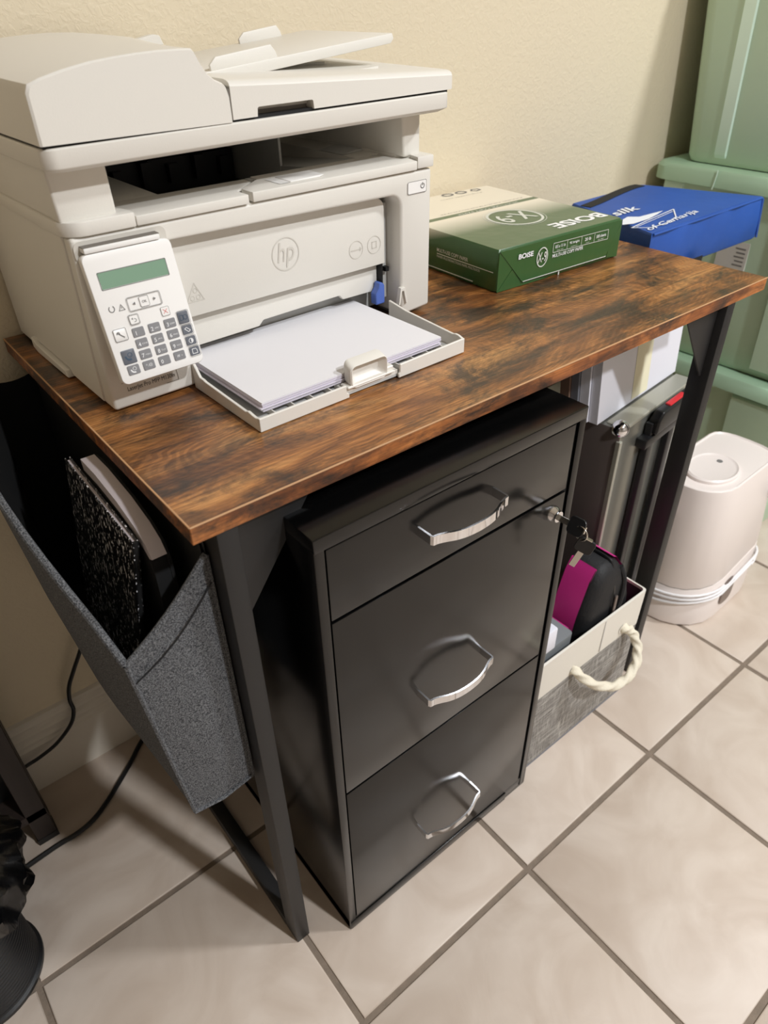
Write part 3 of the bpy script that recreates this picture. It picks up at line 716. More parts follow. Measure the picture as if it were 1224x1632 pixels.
# ------------------------------------------------------------------ stack of printer paper lying in the tray
stk = thing('printer_paper_stack', 'stack of plain white paper lying in the open printer tray', 'paper', (.0288, .2108, H+.0002), PA)
z = .0110
for k in range(9):
    h = .00108
    dx, dy = random.uniform(-.0006, .0006), random.uniform(-.0008, .0008)
    if k == 3: dx, dy = -.002, -.0014
    obj('sheet_layer', box(new(), .0975+dx, .3265+dx, -.1100+dy, .048, z, z+h-.00012), 'paper_white' if k == 8 else 'paper_edge', stk)
    z += h

# ------------------------------------------------------------------ ream of copy paper
RA = math.radians(-2.2); rw, rd, rh = .2475, .283, .055
ream = thing('copy_paper_ream', 'green and cream wrapped ream of copy paper on the desk beside the printer', 'paper', (.5442, .2022, H+.0003), RA)
bm = new()
oo = rrect(0, rw, 0, rd, .003, 2)
loft(bm, [[Vector((x+(.002 if x < .1 else -.002), y+(.002 if y < .1 else -.002), 0)) for x, y in oo], [Vector((x, y, .003)) for x, y in oo], [Vector((x, y, rh-.0035)) for x, y in oo], [Vector((rw/2+(x-rw/2)*.985, rd/2+(y-rd/2)*.985, rh)) for x, y in oo]])
obj('wrapper', bm, 'ream_wrapper', ream)
bm = quadplate(new(), (.0015, -.0012, rh-.002), (.046, -.0022, .0060), (.2175, -.0022, .0065), (rw-.0015, -.0012, rh-.002), .0012)
fl = obj('end_flap', bm, 'ream_green', ream)
bm = quadplate(new(), (.001, -.0004, .001), (.0262, -.0010, .0275), (.003, -.0010, rh-.003), (.0012, -.0004, rh-.004), .0008); obj('tucked_corner', bm, 'ream_green', ream)
bm = quadplate(new(), (.0015, -.0004, .0006), (.10, -.0004, .0006), (.048, -.0009, .0085), (.027, -.0009, .0268), .0006); obj('tucked_corner', bm, 'ream_green', ream)
bm = quadplate(new(), (rw-.001, -.0004, .001), (rw-.001, -.0004, rh-.006), (rw-.022, -.0010, .0200), (rw-.026, -.0008, .004), .0008); obj('tucked_corner', bm, 'ream_green', ream)
bm = outline(new(), [(.047, -.0030, .0066), (.2170, -.0030, .0072), (.2172, -.0030, .0073)], .0011, False); obj('flap_edge_line', bm, 'ream_flap_edge', ream)
obj('seam_tick', box(new(), .1186, .1208, -.0012, 0, .0, .0068), 'ream_flap_edge', ream)
FX, FU = (1, 0, -.001), (0, 0, 1)
FY = -.0026
text('BOiSE', (.0345, FY, .0375), FX, FU, 'ink_white', fl, width=.0275, height=.0068, bold=.03, name='maker_lettering')
bm = ring2(new(), (.0802, FY, .0322), FX, FU, .0108, .0132, .0016, .0003, 32); obj('round_emblem', bm, 'ream_flap_edge', fl)
text('X-9', (.0802, FY, .0322), FX, FU, 'ream_flap_edge', fl, width=.0165, height=.0135, align='CENTER', bold=.01, name='emblem_lettering')
bm = outline(new(), [Vector((x, FY-.0003, z)) for x, z in ((.1005, .0342), (.1005, .0464), (.2142, .0452), (.2152, .0320))], .0007)
for x, zz0, zz1 in ((.1285, .0338, .0461), (.1578, .0333, .0458), (.1850, .0327, .0455)): flat(bm, [(x-.0003, FY-.0003, zz0), (x+.0003, FY-.0003, zz0), (x+.0003, FY-.0003, zz1), (x-.0003, FY-.0003, zz1)])
obj('info_box', bm, 'ream_flap_edge', fl)
for s, s2, cx, wd in (('8.5 x 11 in', 'letter size', .1146, .020), ('92 bright', 'brightness', .1432, .020), ('20 lb', 'weight', .1714, .013), ('500 sheets', 'one ream', .1998, .021)):
    text(s, (cx, FY, .0412-.02*(cx-.11)), FX, FU, 'ink_white', fl, width=wd, height=.0042, align='CENTER', bold=.01)
    text(s2, (cx, FY, .0362-.02*(cx-.11)), FX, FU, 'ream_flap_edge', fl, width=wd*.62, height=.0016, align='CENTER')
text('MULTI-USE COPY PAPER', (.1006, FY, .0272), FX, FU, 'ink_white', fl, width=.0625, height=.0046, bold=.01)
# left side of the wrapper, text reading towards the front
LXd, LUd = (0, -1, 0), (0, 0, 1)
text('MULTI-USE COPY PAPER', (-.0001, .1205, .0278), LXd, LUd, 'ream_flap_edge', ream, width=.0640, height=.0050, bold=.01)
obj('printed_line', box(new(), -.0006, .0, .0075, .1205, .0248, .0256), 'ream_flap_edge', ream)
text('PAPIER MULTIFONCTIONS PAPEL MULTIUSOS', (-.0001, .1205, .0200), LXd, LUd, 'ream_flap_edge', ream, width=.088, height=.0032)
obj('printed_line', box(new(), -.0006, .0, .045, .14, .0040, .0050), 'ream_flap_edge', ream)
# top print, reading from the wall side
TX, TU = (-1, 0, 0), (0, -1, 0)
text('BOiSE', (.2415, .0445, rh), TX, TU, 'ink_white', ream, width=.1060, height=.0240, bold=.03, name='maker_lettering')
bm = ring2(new(), (.1335, .1040, rh), TX, TU, .0430, .0415, .0040, .0003, 48); ring2(bm, (.1335, .1040, rh), TX, TU, .0470, .0455, .0008, .0003, 48); obj('round_emblem', bm, 'ream_flap_edge', ream)
bm = ring2(new(), (.1335, .1040, rh), TX, TU, .0388, .0373, .0372, .0002, 40); obj('emblem_field', bm, 'ream_green', ream)
text('X-9', (.1335, .1040, rh), TX, TU, 'ream_flap_edge', ream, width=.0620, height=.0400, align='CENTER', bold=.01, lift=.0005, name='emblem_lettering')
text('MULTI-USE COPY PAPER', (.2010, .1690, rh), TX, TU, 'ream_flap_edge', ream, width=.1240, height=.0065)
text('PAPIER MULTIFONCTIONS', (.2280, .1830, rh), TX, TU, 'ink_grey', ream, width=.1700, height=.0025)
bm = new()
for k, (cx, cy) in enumerate(((.150, .282), (.178, .281), (.2085, .279))): ring2(bm, (cx, cy-.01, rh), TX, TU, .0115, .0085, .004, .0003, 5 if k == 2 else 16)
obj('printed_symbol', bm, 'ink_grey', ream)
text('Responsible paper', (.2050, .2520, rh), TX, TU, 'ink_grey', ream, width=.0900, height=.0030)

# ------------------------------------------------------------------ filing cabinet
cx0, cx1, cyf, chh, cdp = .0868, .4462, -.0326, .7023, .44
cab = thing('filing_cabinet', 'black three drawer metal filing cabinet with chrome handles under the desk', 'cabinet', (0, 0, 0))
bm = new()
box(bm, cx0, .0975, cyf, cyf+cdp, .004, .6885, .0012, 2)
box(bm, .4350, cx1, cyf, cyf+cdp, .004, .6885, .0012, 2)
box(bm, cx0, cx1, cyf-.0003, cyf+cdp, .6870, chh, .0012, 2)
box(bm, cx0, cx1, cyf+.0012, cyf+cdp, .0, .0260, .0012, 2)
box(bm, .095, .437, cyf+.012, cyf+cdp-.01, .02, .69)
obj('body', bm, 'cabinet_black', cab)
bm = box(new(), .4290, .4352, cyf+.004, cyf+.02, .026, .687); obj('side_gap', bm, 'dark_gap', cab)
bm = box(new(), cx0+.001, .40, cyf-.0007, cyf+.01, .002, .0200, .001, 2); obj('plinth', bm, 'cabinet_black', cab)
def cab_handle(par, xc, zc):
    half = [(-.0505, 0), (-.0505, -.0185), (-.0492, -.0205), (-.0440, -.0212), (-.0370, -.0238), (-.0270, -.0282), (-.0150, -.0312), (0, -.0322)]
    path = half+[(-x, y) for x, y in half[::-1][1:]]
    sp = smooth_path([(x, y, 0) for x, y in path[2:-2]], 4); path = path[:2]+[(p.x, p.y) for p in sp]+path[-2:]
    o = obj('handle', strip(new(), [(xc+x, cyf+y) for x, y in path], zc-.0052, zc+.0052, .0022), 'chrome', par, ang=30, label='chrome bow handle')
    return o
dz = ((.6020, .6865, .6550, .2530), (.3260, .5985, .4190, .2565), (.0275, .3225, .1345, .2600))
for a, b, hz, hx in dz:
    d = obj('drawer', box(new(), .0986, .4286, cyf-.0002, cyf+.02, a, b, .0012, 2), 'cabinet_black', cab)
    cab_handle(d, hx, hz)
lk = obj('lock', lathe(new(), [(.0100, 0), (.0100, .003), (.0085, .0055), (.0070, .0085), (.0070, .0110), (0, .0110)], (0, 0, 0), 24), 'chrome', cab, label='chrome key lock')
lk.rotation_euler = (PI/2, 0, 0); lk.location = (.4080, cyf, .5775)
def key_mesh():
    bm = prism(new(), rrect(-.0105, .0105, -.0255, -.0035, .0045, 4), 'x', -.0011, .0011, .0004, 1)
    box(bm, -.0008, .0008, -.0045, .018, -.0032, .0032); return bm
def key_obj(label, loc, rot):
    t = thing('key', label, 'key', loc, 0, None); t.rotation_euler = rot
    bm = prism(new(), [(p[1], p[0]) for p in rrect(-.0105, .0105, -.0250, -.0045, .005, 4)], 'x', -.0014, .0014, .0005, 1); obj('key_head', bm, 'black_plastic', t, label='black plastic head')
    bm = box(new(), -.0007, .0007, -.006, .020, -.0036, .0036, .0003, 1); obj('key_blade', bm, 'nickel', t)
    bm = prism(new(), [(-.0262, -.0040), (-.0262, .0040), (-.0245, .0040), (-.0245, -.0040)], 'x', -.0017, .0017); obj('head_rim', bm, 'nickel', t)
    return t
KY = cyf-.0110
k1 = key_obj('small black headed key inserted in the cabinet lock', (.4085, KY-.009, .5770), (0, .5, .08))
rp = [Vector((.4095+.0*a, KY-.031+.0085*math.cos(a), .5715+.0090*math.sin(a))) for a in [2*PI*i/24 for i in range(25)]]
tag(obj('key_ring', tube(new(), rp, .0009, 8), 'nickel'), 'thin metal ring joining the two cabinet keys', 'ring')
k2 = key_obj('spare black headed key hanging from the ring below the lock', (.4105, KY-.0330, .5420), (-1.25, 0, .45))

# ------------------------------------------------------------------ fabric storage pouch hung on the left of the desk
po = thing('storage_pouch', 'dark grey fabric storage pouch hanging off the left side of the desk', 'organizer', (0, 0, 0))
YB = .455
def pouch_sec(t):
    """t 0 front .. 1 back: (y, outer x top, z top outer, outer x bottom)"""
    y = .026+(YB-.026)*t
    xo = -.070-.030*math.sin(PI*min(1, t*1.05))*(1-.25*t)+.030*max(0, t-.55)/.45
    zt = .615+.108*min(1, t/.42)**.75-.018*max(0, t-.5)/.5
    return y, xo, zt
rings_o = []; N = 14
outer = []; inner = []
for i in range(N+1):
    t = i/N; y, xo, zt = pouch_sec(t)
    zb = .378+.006*math.sin(9*t)
    xb = -.052-.010*math.sin(PI*t)
    lx = lambda f: xo+(xb-xo)*f
    outer.append([Vector((xo, y, zt)), Vector((lx(.06/(zt-zb))-.003*math.sin(PI*t), y, zt-.06)), Vector((lx(.5)-.005*math.sin(PI*t), y, (zt+zb)/2)), Vector((lx(1-.03/(zt-zb))-.003*math.sin(PI*t), y, zb+.03)), Vector((xb, y, zb)), Vector((-.02, y, zb-.006)), Vector((.0175, y, zb)), Vector((.0178, y, .55)), Vector((.0178, y, .70))])
    inner.append([p+Vector((.004 if p.x < -.01 else -.0035, 0, .004 if p.z < .42 else .0)) for p in outer[-1]])
# outside shell
bm = new(); loft(bm, outer, cap=False, closed=False)
shell = obj('pouch_shell', bm, 'grey_fabric', po, ang=70)
bm = new(); loft(bm, inner, cap=False, closed=False)
obj('lining', bm, 'lining_black', po, ang=70)
# front and back panels
def endpanel(y, lo, hi, m, name, dy):
    o0 = outer[0] if dy < 0 else outer[-1]
    bm = new()
    xL_t, zL_t, xR, zR = o0[0].x, o0[0].z, .0178, lo
    rows_ = 9; cols_ = 8; g = []
    t = bmesh.new()
    for r in range(rows_+1):
        v = r/rows_; row = []
        for c in range(cols_+1):
            u = c/cols_
            xb_, xt_ = o0[4].x+(.0175-o0[4].x)*u, xL_t+(xR-xL_t)*u
            zt_ = zL_t+(zR-zL_t)*u-.006*math.sin(PI*u); zb_ = .378-.006*math.sin(PI*u)
            x = xb_+(xt_-xb_)*v; z_ = zb_+(zt_-zb_)*v
            row.append(t.verts.new((x, y+dy*(.006*math.sin(PI*u)*math.sin(PI*v)), z_)))
        g.append(row)
    for r in range(rows_):
        for c in range(cols_): t.faces.new((g[r][c], g[r][c+1], g[r+1][c+1], g[r+1][c]))
    merge(bm, t); return obj(name, bm, m, po, ang=80)
endpanel(.0255, .690, 0, 'grey_fabric', 'front_panel', -1); endpanel(.0275, .688, 0, 'lining_black', 'lining', -1)
endpanel(YB, .705, 0, 'lining_black', 'back_panel', 1)
tp = [p[0]+Vector((0, 0, .0005)) for p in outer]
obj('rim_piping', tube(new(), tp, .0035, 8), 'grey_fabric', po)
fr_ = [outer[0][0]+Vector((( .0178-outer[0][0].x)*k/6, -.001, (.690-outer[0][0].z)*k/6-.006*math.sin(PI*k/6))) for k in range(7)]
obj('rim_piping', tube(new(), fr_, .0032, 8), 'grey_fabric', po)
sd = [Vector((.0178, .0245, .688)), Vector((.0178, .0243, .55)), Vector((.0175, .0243, .378))]; obj('side_seam', tube(new(), sd, .0018, 6), 'grey_fabric', po)
sd = [Vector((-.053, .0248, .377)), Vector((-.02, .0240, .3715)), Vector((.0175, .0248, .377))]; obj('bottom_seam', tube(new(), sd, .0022, 6), 'grey_fabric', po)
sd = [outer[0][k]+Vector((0, -.0006, 0)) for k in range(5)]; obj('side_seam', tube(new(), sd, .0025, 6), 'grey_fabric', po)
hs = [Vector((-.0672, .0236, .592)).lerp(Vector((.0170, .0236, .660)), k/6)+Vector((0, -.003*math.sin(PI*k/6), -.006*math.sin(PI*k/6))) for k in range(7)]
obj('hem_stitch', tube(new(), hs, .0008, 5), 'strap_black', po)
for y in (.06, .40): obj('hanging_strap', box(new(), .0150, .0178, y, y+.025, .66, H-DT), 'strap_black', po)

nb = thing('composition_notebook', 'black notebook with white marbled cover standing in the grey fabric pouch', 'notebook')
q = [(-.0240, .236, .700), (-.0250, .073, .693), (-.0520, .108, .455), (-.0500, .262, .470)]
obj('cover', quadplate(new(), q[0], q[3], q[2], q[1], .001), 'marbled_cover', nb)
q2 = [(x+.006, y, z-.002) for x, y, z in q]
obj('pages', quadplate(new(), *[(x+.001, y+.001, z-.003) for x, y, z in (q[0], q[3], q[2], q[1])], -.005), 'pad_white', nb) if False else None
bm = loft(new(), [[Vector((x+.0008, y+(.004 if k in (1, 2) else 0), z-.003)) for k, (x, y, z) in enumerate(q)], [Vector((x+.0045, y+(.004 if k in (1, 2) else 0), z-.003)) for k, (x, y, z) in enumerate(q)]]); obj('page_block', bm, 'pad_white', nb)
bm = loft(new(), [[Vector(q[1]), Vector(q[2]), Vector(q[2])+Vector((.0056, 0, 0)), Vector(q[1])+Vector((.0056, 0, 0))], [Vector(q[1])+Vector((0, .003, 0)), Vector(q[2])+Vector((0, .003, 0)), Vector(q[2])+Vector((.0056, .003, 0)), Vector(q[1])+Vector((.0056, .003, 0))]]); obj('spine_tape', bm, 'lining_black', nb)
bm = loft(new(), [[Vector((x+.0046, y, z)) for x, y, z in q], [Vector((x+.0056, y, z)) for x, y, z in q]]); obj('cover', bm, 'marbled_cover', nb)
pdm = thing('paper_pad', 'thick black covered pad with pale page edges standing in the pouch against the desk edge', 'pad')
def pad_pts(dx):
    return [Vector((dx, .2060, .7105)), Vector((dx, .1700, .7120)), Vector((dx, .1200, .7075)), Vector((dx, .0850, .6990)), Vector((dx, .0660, .6880)), Vector((dx, .0600, .6720)), Vector((dx, .0650, .55)), Vector((dx, .2100, .55))]
PT = [(.2060, .7105), (.1700, .7120), (.1200, .7075), (.0850, .6990), (.0680, .6900), (.0600, .6790), (.0700, .6740), (.2050, .6920)]
obj('page_block', loft(new(), [[Vector((x, y, z)) for y, z in PT] for x in (-.0165, -.0110, -.0030)]), 'pad_white', pdm)
obj('cover_block', loft(new(), [[p+Vector((0, .001 if p.y < .1 else -.001, -.012)) for p in pad_pts(x)] for x in (-.0170, -.0030)]), 'lining_black', pdm)
obj('pad_cover', loft(new(), [[p+Vector((0, 0, -.001)) for p in pad_pts(x)] for x in (-.0030, .0)]), 'lining_black', pdm)

# ------------------------------------------------------------------ storage totes in the right-hand corner
def tote(z0, x0, label, raised, lab=False):
    t = thing('storage_tote', label, 'storage box', (x0, 0, z0), 0, 'green storage totes stacked in the corner')
    Hb, Lx, Ly = .365, .78, .445
    def rg(k, z, y0=.03): return [Vector((x, y, z)) for x, y in rrect(k, Lx-k, y0+k, y0+Ly-k, .035, 5)]
    bm = new(); loft(bm, [rg(.050, .004), rg(.044, .0), rg(.040, .010), rg(.018, Hb-.03), rg(.018, Hb)])
    obj('tote_body', bm, 'tote_green', t)
    bm = new(); loft(bm, [rg(.006, Hb-.012), rg(0, Hb-.010), rg(0, Hb+.014), rg(.004, Hb+.020), rg(.012, Hb+.0225), rg(.035, Hb+.0225), rg(.04, Hb+.0195)]); obj('tote_lid', bm, 'rim_green', t)
    for (ya, yb, dp) in raised:
        def face(z): return .040-.022*(z-.01)/(Hb-.04)
        r = []
        for zz, d in ((.012, 0), (.02, dp), (Hb-.022, dp), (Hb-.014, 0)):
            fx = face(zz); r.append([Vector((fx+.004, ya, zz)), Vector((fx-d, ya+.004, zz)), Vector((fx-d, yb-.004, zz)), Vector((fx+.004, yb, zz))])
        obj('tote_rib', loft(new(), r), 'rib_green' if yb-ya < .05 else 'tote_green', t)
    bm = tube(new(), [Vector((-.0005, .329, Hb+.0215)), Vector((-.0012, .329, Hb+.012)), Vector((-.0012, .331, Hb-.004)), Vector((-.0002, .333, Hb-.014))], .0012, 6); obj('lid_seam_line', bm, 'rib_green', t)
    obj('lid_tab', box(new(), .008, .016, .095, .103, Hb-.028, Hb-.008, .001, 1), 'rib_green', t)
    if lab:
        fx = .040-.022*(.24-.01)/(Hb-.04)
        bm = box(new(), fx-.0022, fx+.002, .2380, .3020, .205, .262); lb = obj('paper_label', bm, 'label_paper', t)
        fw = fx-.0022
        for k in range(4):
            text(('Lift with care', 'Keep dry', 'Do not stack', 'Recycle')[k] if False else ('storage tote', 'keep away from heat', 'do not overload', 'made with care')[k], (fw, .262, .248-k*.009), (0, -1, 0), (0, 0, 1), 'ink_grey', lb, width=.020, height=.0045) if False else None
        bm = new()
        for k in range(5): box(bm, fw-.0003, fw, .2435, .2650-.003*(k % 2), .216+k*.008, .219+k*.008)
        obj('label_print', bm, 'ink_grey', lb)
    return t
tote(0.0, 1.292, 'bottom green tote of the stack, standing on the tile floor behind the humidifier', [(.045, .185, .012), (.33, .44, .008)])
tote(.3875, 1.290, 'middle green tote of the stack with a paper label, behind the blue bag', [(.045, .175, .012), (.40, .45, .004)], True)
tote(.775, 1.290, 'top green tote of the stack, reaching out of the top of the photo', [(.338, .368, .004), (.10, .13, .004)])

# ------------------------------------------------------------------ blue bag on a carton between desk and totes
crt = thing('carton', 'brown cardboard carton beyond the desk end, under the blue bag', 'box')
bm = box(new(), .925, 1.075, .275, .455, 0, .676, .002, 1); obj('carton_body', bm, 'carton', crt)
obj('carton_tape', box(new(), .98, 1.02, .2745, .4555, .6755, .6768), 'pad_white', crt)
bag = thing('blue_bag', 'blue insulated bag with white sailboat print beyond the desk end', 'bag')
FLt, FRt, BRt, BLt = (.884, .198, .755), (1.236, .205, .755), (1.152, .402, .7575), (.940, .398, .7575)
FLb, FRb, BRb, BLb = (.900, .206, .678), (1.246, .203, .679), (1.155, .402, .6775), (.945, .398, .6775)
def bil(a, b, c, d, u, v): return (Vector(a)*(1-u)+Vector(b)*u)*(1-v)+(Vector(d)*(1-u)+Vector(c)*u)*v
def perim(a, b, c, d, infl, z_add, n=8):
    out = []
    for p, q_ in ((a, b), (b, c), (c, d), (d, a)):
        for i in range(n): out.append(Vector(p).lerp(Vector(q_), i/n))
    cen = sum(out, Vector())/len(out)
    return [cen+(p-cen)*infl+Vector((0, 0, z_add)) for p in out]
bm = new()
mid = [(Vector(a)+Vector(b))/2 for a, b in ((FLt, FLb), (FRt, FRb), (BRt, BRb), (BLt, BLb))]
rg_ = [perim(FLb, FRb, BRb, BLb, .96, .0), perim(FLb, FRb, BRb, BLb, .99, .004), perim(*mid, 1.012, 0), perim(FLt, FRt, BRt, BLt, 1.0, -.004), perim(FLt, FRt, BRt, BLt, .985, .0)]
for r in rg_[1:4]:
    for i, p in enumerate(r):
        if i < 8: p.y += .0035*math.sin(i*2.3)
loft(bm, rg_)
obj('bag_body', bm, 'bag_blue', bag, ang=50)
bm = tube(new(), [Vector(FLt)+Vector((.004, -.001, -.002)), Vector(FLt).lerp(Vector(FRt), .5)+Vector((0, -.0005, -.003)), Vector(FRt)+Vector((-.004, -.001, -.002))], .002, 6); obj('edge_piping', bm, 'bag_blue', bag)
bm = tube(new(), [Vector(FRt)+Vector((0, -.001, -.004)), Vector(FRb)+Vector((0, -.001, .004))], .0022, 6); obj('edge_piping', bm, 'bag_blue', bag)
zt = .7572
def tp_(x, y): return Vector((x, y, .755+(y-.2)*.0125+.0012))
sp_ = smooth_path([(.936, .366, 0), (.985, .374, 0), (1.05, .388, 0), (1.11, .398, 0), (1.140, .398, 0)], 5)
bm = new(); r1 = [[tp_(p.x, p.y+.010), tp_(p.x+.003, p.y-.009), tp_(p.x+.003, p.y-.009)-Vector((0, 0, .0016)), tp_(p.x, p.y+.010)-Vector((0, 0, .0016))] for p in sp_]
loft(bm, r1); obj('bag_strap', bm, 'strap_black', bag, label='black webbing strap')
bm = quadplate(new(), (1.02, .196, .690), (1.05, .196, .690), (1.05, .197, .650), (1.025, .197, .640), .002); obj('strap_end', bm, 'strap_black', bag)
bm = flat(new(), [tp_(.889, .2560), tp_(.908, .2480), tp_(.950, .2490), tp_(.985, .2560), tp_(1.0120, .2630), tp_(.985, .2650), tp_(.950, .2665), tp_(.935, .2790), tp_(.915, .2740)])
obj('sail_print', bm, 'print_white', bag)
bm = outline(new(), [tp_(.886, .2360), tp_(.940, .2450), tp_(1.034, .2572), tp_(.9930, .2262), tp_(.955, .2170), tp_(.910, .2160)], .0022); outline(bm, [tp_(.896, .2340), tp_(.96, .2420), tp_(1.02, .2500)], .0015, False); obj('hull_print', bm, 'print_white', bag)
text('of Camarija', tp_(.895, .2035), (1, .075, 0), (-.05, 1, .0125), 'print_white', bag, width=.157, height=.018, shear=.25, bold=.01, lift=.0004)
text('silk', tp_(.925, .2920), (1, .03, 0), (0, 1, .0125), 'print_white', bag, width=.072, height=.022, shear=.2, bold=.02, lift=.0004)

# ------------------------------------------------------------------ trolley case with telescopic handle, folders on top of it
CA = math.radians(6.5)
tc_ = thing('trolley_case', 'silver trolley case with black telescopic handle standing behind the basket', 'suitcase', (.7010, .0720, 0), CA)
cw, cd, cz = .236, .165, .530
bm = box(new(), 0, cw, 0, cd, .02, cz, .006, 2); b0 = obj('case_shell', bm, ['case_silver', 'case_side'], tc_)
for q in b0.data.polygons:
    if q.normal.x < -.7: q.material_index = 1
obj('top_trim', box(new(), .006, cw-.004, -.002, .030, cz-.004, cz+.003, .0015, 1), 'case_trim', tc_)
obj('edge_trim', box(new(), -.0012, .006, -.0022, .006, .03, cz-.02, .001, 1), 'case_trim', tc_)
bm = new(); bmesh.ops.create_uvsphere(bm, u_segments=16, v_segments=10, radius=.014); cc = obj('corner_cap', bm, 'chrome', tc_, label='chrome corner cap'); cc.location = (.010, .008, cz-.004)
for x in (.075, .150):
    obj('handle_tube', box(new(), x, x+.018, -.014, -.002, .06, cz-.015, .002, 2), 'black_plastic', tc_)
obj('handle_bracket', box(new(), .056, .192, -.018, .0, cz-.052, cz-.036, .002, 2), 'black_plastic', tc_)
obj('handle_bracket', box(new(), .060, .185, -.016, .0, .05, .075, .002, 2), 'black_plastic', tc_)
hg = obj('handle_grip', prism(new(), [(.078, cz-.034), (.205, cz-.034), (.208, cz-.018), (.198, cz+.002), (.092, cz+.002), (.080, cz-.010)], 'y', -.022, -.004, .004, 3), 'black_plastic', tc_)
obj('handle_button', box(new(), .118, .172, -.018, -.008, cz-.001, cz+.0045, .002, 2), 'red_plastic', hg, label='red release button')
for x in (.02, cw-.05): obj('wheel', cyl(new(), (x, .14, .02), (x+.025, .14, .02), .02, seg=20), 'black_plastic', tc_)
FZ = cz+.0036
def folder(x0, x1, y0, y1, h, m, label, lean=0.0, extra=None):
    t = thing('file_folder', label, 'folder', (.7010, .0720, FZ), CA, 'folders standing on the trolley case')
    def q4(y): return [Vector((x0, y, 0)), Vector((x1, y, 0)), Vector((x1+.004, y+lean, h)), Vector((x0-.004, y+lean, h))]
    obj('folder_cover', loft(new(), [q4(y0), q4(y0+.0012)]), m, t); obj('folder_cover', loft(new(), [q4(y1-.0012), q4(y1)]), m, t)
    obj('folder_sheets', loft(new(), [[p+Vector((0, .0, -.004 if p.z > .1 else .002)) for p in q4(y0+.0013)], [p+Vector((0, 0, -.004 if p.z > .1 else .002)) for p in q4(y1-.0013)]]), 'paper_white', t)
    obj('folder_spine', loft(new(), [[Vector((x0-.0015, y, z)) for y, z in ((y0, .0), (y1, .0))]+[Vector((x0-.0055, y1+lean, h)), Vector((x0-.0055, y0+lean, h))], [Vector((x0, y, z)) for y, z in ((y0, .0), (y1, .0))]+[Vector((x0-.004, y1+lean, h)), Vector((x0-.004, y0+lean, h))]]), m, t)
    if extra:
        a, b, zz0, zz1, mm = extra
        obj('sticky_note', loft(new(), [[Vector((a, y0-.0002+lean*zz0/h, zz0)), Vector((b, y0-.0002+lean*zz0/h, zz0)), Vector((b, y0-.0002+lean*zz1/h, zz1)), Vector((a, y0-.0002+lean*zz1/h, zz1))], [Vector((a, y0-.0007+lean*zz0/h, zz0)), Vector((b, y0-.0007+lean*zz0/h, zz0)), Vector((b, y0-.0007+lean*zz1/h, zz1)), Vector((a, y0-.0007+lean*zz1/h, zz1))]]), mm, t)
    return t
folder(-.014, .236, .0335, .0480, .176, 'folder_white', 'frontmost white document folder with a cream note, standing on the trolley case', .012, (.085, .135, .004, .11, 'folder_cream'))
folder(-.018, .230, .0490, .0640, .175, 'folder_white', 'white document folder second from the front on the trolley case', .012)
folder(-.022, .215, .0650, .0770, .172, 'folder_grey', 'grey folder behind the white folders on the trolley case', .012)
folder(-.026, .200, .0780, .0930, .170, 'folder_brown', 'brown folder at the back of the folders on the trolley case', .012)

# ------------------------------------------------------------------ rope handled basket and what is in it
bx0, bx1, by0, by1, bz = .4580, .7330, -.0155, .0640, .2530
bk = thing('rope_basket', 'grey and white fabric storage basket with rope handle beside the cabinet', 'basket')
def sheet(bm, z0, z1, k0, k1, wob=0):
    def rg(k, z): 
        pts = rrect(bx0+k, bx1-k, by0+k, by1-k, .006, 4); return [Vector((x, y-wob*math.sin((x-bx0)*11)*(1 if y < .02 else 0), z)) for x, y in pts]
    return loft(bm, [rg(k0, z0), rg(k1, z1)], cap=False)
bm = sheet(new(), .003, .178, .0008, .0012); obj('basket_body', bm, 'grey_mesh', bk)
obj('basket_floor', box(new(), bx0+.008, bx1-.008, by0+.008, by1-.008, .0, .006), 'basket_lining', bk)
bm = sheet(new(), .176, bz, .0008, 0); sheet(bm, bz, bz+.0005, 0, .0035); sheet(bm, bz, .20, .0035, .004); obj('basket_band', bm, 'basket_white', bk)
bm = sheet(new(), .006, .249, .009, .0045); obj('basket_lining', bm, 'basket_lining', bk)
obj('hem', sheet(new(), .0, .006, .0004, .0006), 'folder_grey', bk)
rp = smooth_path([(.5560, by0+.006, .1850), (.5555, by0-.006, .1845), (.570, by0-.026, .166), (.606, by0-.040, .142), (.646, by0-.044, .132), (.682, by0-.038, .140), (.700, by0-.024, .160), (.6975, by0-.010, .184), (.6870, by0-.003, .1935), (.6800, by0+.006, .1950)], 14)
obj('rope_handle', tube(new(), rp, .0074, 15, twist=.55), 'rope', bk, ang=60, label='twisted cream rope handle')
for x, zz in ((.5560, .1850), (.6810, .1950)):
    obj('eyelet', ring2(new(), (x, by0, zz), XD, YD, .0098, .0098, .0030, .0006, 20), 'basket_white', bk)
obj('band_seam', box(new(), .6215, .6235, by0-.0008, by0, .180, .250), 'label_paper', bk)

pk = thing('zip_case', 'pink and black zip case standing in the rope basket', 'pouch', (0, 0, 0))
# cross-section across x at the front end; extruded back along y with rounded end
sec = [(.575, .040), (.570, .180), (.583, .262), (.600, .325), (.6115, .3445), (.622, .3490), (.632, .350), (.650, .3480), (.662, .3420), (.688, .308), (.704, .262), (.708, .180), (.700, .040)]
def ps(y, k): 
    c = Vector((.64, 0, .19)); return [Vector((c.x+(x-c.x)*k, y, c.z+(z-c.z)*k)) for x, z in sec]
bm = loft(new(), [ps(-.004, .80), ps(.001, .90), ps(.009, .965), ps(.016, .985), ps(.060, .985)]); obj('case_body', bm, 'pouch_black', pk)
left = [p for p in sec[:5]]
def offs(pts, y, d): return [Vector((x-d, y, z+d*.3)) for x, z in pts]
bm = loft(new(), [offs(left, .014, .0012), offs(left, .060, .0012), offs(left, .060, -.002), offs(left, .014, -.002)], cap=False, closed=False); obj('pink_panel', bm, 'pink', pk, label='pink fabric side')
